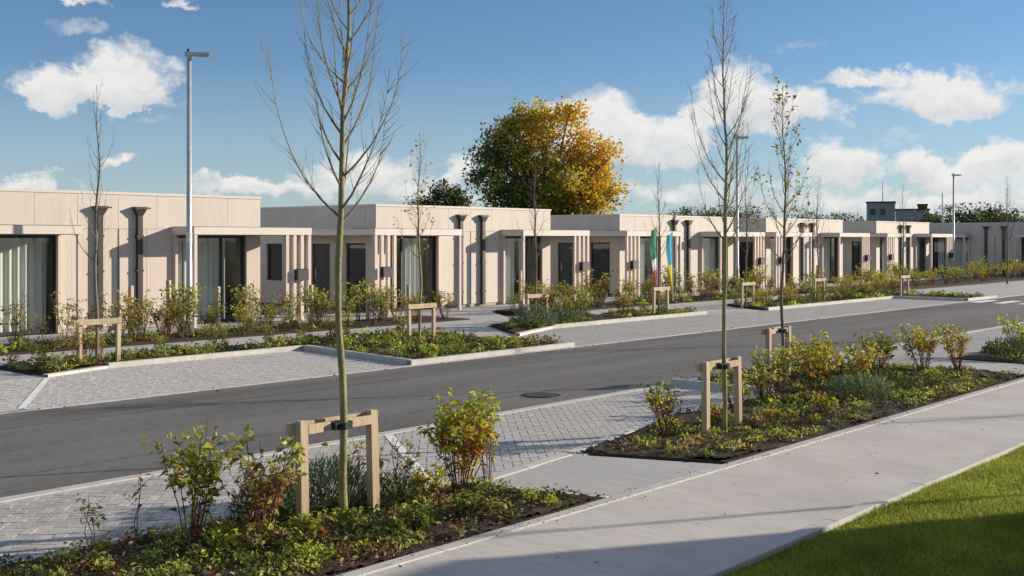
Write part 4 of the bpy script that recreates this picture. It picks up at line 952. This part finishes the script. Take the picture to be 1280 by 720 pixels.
# ------------------------------------------------------------------ big trees behind the row
def crown_tree(name, label, loc, blobs, trunk_h, nleaf, leaf, colfn, trunk_r=.35, limbs=14, seed=5, bark='bark_grey'):
    r = random.Random(seed); root = empty(name, loc, 0, label=label, category='tree'); m = MB()
    m.tube([(0,0,-.3),(.1,0,trunk_h*.5),(0,.1,trunk_h)], [trunk_r*1.3, trunk_r, trunk_r*.8], 10); m.build('trunk', M[bark], root, smooth=True)
    m = MB(); sub = []
    for i in range(limbs):
        b = blobs[i % len(blobs)]; tgt = Vector((b[0], b[1], b[2]))+Vector((r.uniform(-.6,.6)*b[3], r.uniform(-.6,.6)*b[3], r.uniform(-.4,.6)*b[3])); p0 = Vector((0, 0, trunk_h*r.uniform(.6, 1)))
        mid = p0.lerp(tgt, .5)+Vector((0, 0, .4)); m.tube([p0, mid, tgt], [trunk_r*.42, trunk_r*.25, .04], 6, cap=False)
        for k in range(5):
            q = mid.lerp(tgt, r.random()); e = q+Vector((r.uniform(-1,1), r.uniform(-1,1), r.uniform(-.2,1)))*b[3]*.6; m.tube([q, q.lerp(e,.5)+Vector((0,0,.1)), e], [.07,.045,.015], 4, cap=False)
    m.build('limbs', M[bark], root)
    vol = np.array([b[3]**2 for b in blobs]); pr = vol/vol.sum()
    # leaf sprays: many small clumps on and inside each lobe, gaps between them
    nc = nleaf//26; bi = rng.choice(len(blobs), nc, p=pr); B = np.array(blobs)[bi]
    d = rng.normal(size=(nc, 3)); d /= np.linalg.norm(d, axis=1, keepdims=True); rad = (rng.random(nc)**.38)[:, None]*B[:, 3:4]*(.82+.30*rng.random((nc, 1)))
    cc = B[:, :3]+d*rad*np.array([1, 1, .9]); cc[:, 2] = np.maximum(cc[:, 2], trunk_h*.75)
    P = np.repeat(cc, 26, axis=0)+rng.normal(size=(nc*26, 3))*np.array([.36,.36,.24])*(leaf/.24); n = len(P)
    cols = colfn(P, np.repeat(cc, 26, axis=0)); L = leaf*(.6+.8*rng.random(n)); Dv = rng.normal(size=(n, 3))+np.array([0,0,-.2])
    V, F, Cc = leaves(P, Dv, L, L*.75, cols, fold=.15)
    new_obj('crown', np_mesh('crown', V, F, M['leaf'], Cc), root); return root
vr = np.array([math.sin(T), -math.cos(T), 0])
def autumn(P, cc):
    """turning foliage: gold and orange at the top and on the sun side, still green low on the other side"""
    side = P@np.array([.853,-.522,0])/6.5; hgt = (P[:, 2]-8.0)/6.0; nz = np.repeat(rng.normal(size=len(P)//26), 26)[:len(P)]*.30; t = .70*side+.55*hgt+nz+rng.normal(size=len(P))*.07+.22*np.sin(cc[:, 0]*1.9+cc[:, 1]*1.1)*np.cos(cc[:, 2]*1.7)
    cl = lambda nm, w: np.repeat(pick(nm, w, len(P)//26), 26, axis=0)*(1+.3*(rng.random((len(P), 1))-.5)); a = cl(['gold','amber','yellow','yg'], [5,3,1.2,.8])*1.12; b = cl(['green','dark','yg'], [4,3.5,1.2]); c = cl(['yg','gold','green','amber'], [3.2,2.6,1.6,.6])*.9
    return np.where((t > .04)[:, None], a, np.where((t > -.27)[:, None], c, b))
def vb(r, z, s, depth=0.):  # lobe given across the line of sight
    return (vr[0]*r+math.cos(T)*depth, vr[1]*r+math.sin(T)*depth, z, s)
_q = random.Random(4)
LOBES = [vb(math.cos(a)*5.2*_q.uniform(.8,1.05), 8.2+math.sin(a)*4.7*_q.uniform(.8,1.08), _q.uniform(.7,1.25), _q.uniform(-1.5,1.5)) for a in [i*.42-.5 for i in range(11)]]
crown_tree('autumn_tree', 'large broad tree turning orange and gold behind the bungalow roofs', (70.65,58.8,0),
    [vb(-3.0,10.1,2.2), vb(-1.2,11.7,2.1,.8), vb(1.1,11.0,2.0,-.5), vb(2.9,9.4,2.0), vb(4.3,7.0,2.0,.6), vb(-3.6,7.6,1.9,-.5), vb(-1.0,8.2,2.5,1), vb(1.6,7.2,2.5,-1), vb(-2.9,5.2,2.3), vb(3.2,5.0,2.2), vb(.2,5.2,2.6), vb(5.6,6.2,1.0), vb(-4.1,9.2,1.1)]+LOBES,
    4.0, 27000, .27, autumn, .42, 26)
def dkgreen(P, cc): return np.repeat(pick(['dark','green','brown'], [5,2,1], len(P)//26), 26, axis=0)*.85
crown_tree('evergreen_tree', 'small dark evergreen tree behind the dark flanked bungalow', (67.2,67.6,0), [vb(-1.3,5.4,1.3), vb(.4,6.2,1.3), vb(1.4,5.2,1.2), vb(-.4,4.4,1.6)], 3.0, 4200, .24, dkgreen, .2, 6)
def mixfar(P, cc): return np.where((np.sin(cc[:, 0]*.7+cc[:, 1]*.5) > .3)[:, None], pick(['tan','orange','brown'], [3,1,3], len(P))*.6, pick(['dark','green','brown'], [4,1.5,2], len(P))*.85)
# trees and low hill far behind the row
FARP = [(856,200,6.6,dkgreen),(905,205,6.9,dkgreen),(880,215,6.9,dkgreen),(1062,220,6.3,dkgreen),(1176,170,5.9,mixfar),(1205,165,6.2,dkgreen),(1232,172,5.6,mixfar),(1258,160,6.0,dkgreen),(1283,168,5.6,dkgreen),(1310,170,5.6,mixfar),(935,210,7.2,mixfar),(1018,215,6.4,dkgreen)]
labs = ['behind the flag bungalow roof', 'behind the roof past the flag bungalow', 'behind the roof gap', 'beside the distant dark flats', 'just right of the distant flats', 'behind the end lamp post', 'behind the shaded end bungalow', 'above the shaded end roof', 'past the shaded end bungalow', 'far past the end bungalow', 'over the pale roof behind the slender tree', 'over the middle pale roof']
for i, (px, d, r0, fn) in enumerate(FARP):
    k = (px-640)/1400; X = d*math.cos(T)+k*d*math.sin(T); Y = d*math.sin(T)-k*d*math.cos(T); q = random.Random(i)
    crown_tree('distant_tree', ('dark' if fn is dkgreen else 'brownish')+' distant tree '+labs[i], (X, Y, 0), [vb(q.uniform(-1,1)*r0*.5, r0*q.uniform(.62,.8), r0*q.uniform(.45,.62)) for _ in range(5)], r0*.5, 2600, .36, fn, .3, 5, seed=i)

# distant flats: teal clad blocks paled by painted haze, with rooftop plant and mast
def flats(label, X, Y, rz, parts, mast=None):
    root = empty('block_of_flats', (X, Y, 0), rz, label=label, category='building')
    for (x0, x1, y0, y1, h, mt) in parts:
        MB().box(x0, x1, y0, y1, 0, h).build('wall', M[mt], root)
        MB().box(x0-.2, x1+.2, y0-.2, y1+.2, h, h+.35).build('roof_edge', M['dark'], root)
        if mt == 'hazed_teal':
            for zz in np.arange(2.5, h-1.5, 3.0):
                for xx in np.arange(x0+.8, x1-1.4, 2.4): MB().box(xx, xx+1.3, y0-.08, y0+.02, zz, zz+1.5).build('window', M['door'], root)
    if mast: MB().tube([(mast[0], mast[1], mast[2]), (mast[0], mast[1], mast[3])], [.15,.06], 6).build('mast', M['galv'], root)
    return root
def far_at(px, d):
    k = (px-640)/1400; return d*math.cos(T)+k*d*math.sin(T), d*math.sin(T)-k*d*math.cos(T)
X, Y = far_at(1122, 280)
flats('distant dark teal block of flats with a rooftop mast', X, Y, T-RAD(90)-math.atan((1122-640)/1400), [(-7.4,-.6,0,12,11.5,'hazed_teal'), (-.5,7.4,0,12,9.6,'hazed_teal'), (4.8,7.0,1,6,10.8,'brickred')], (-3.6,4,12,17))
X, Y = far_at(1178, 150)
mm = MB(); mm.tube([(0,0,0),(0,0,8.6)], [.14,.07], 8); o = mm.build('mast', M['galv'], label='thin bare mast standing behind the shaded end bungalow', category='mast'); o.location = (X, Y, 0)
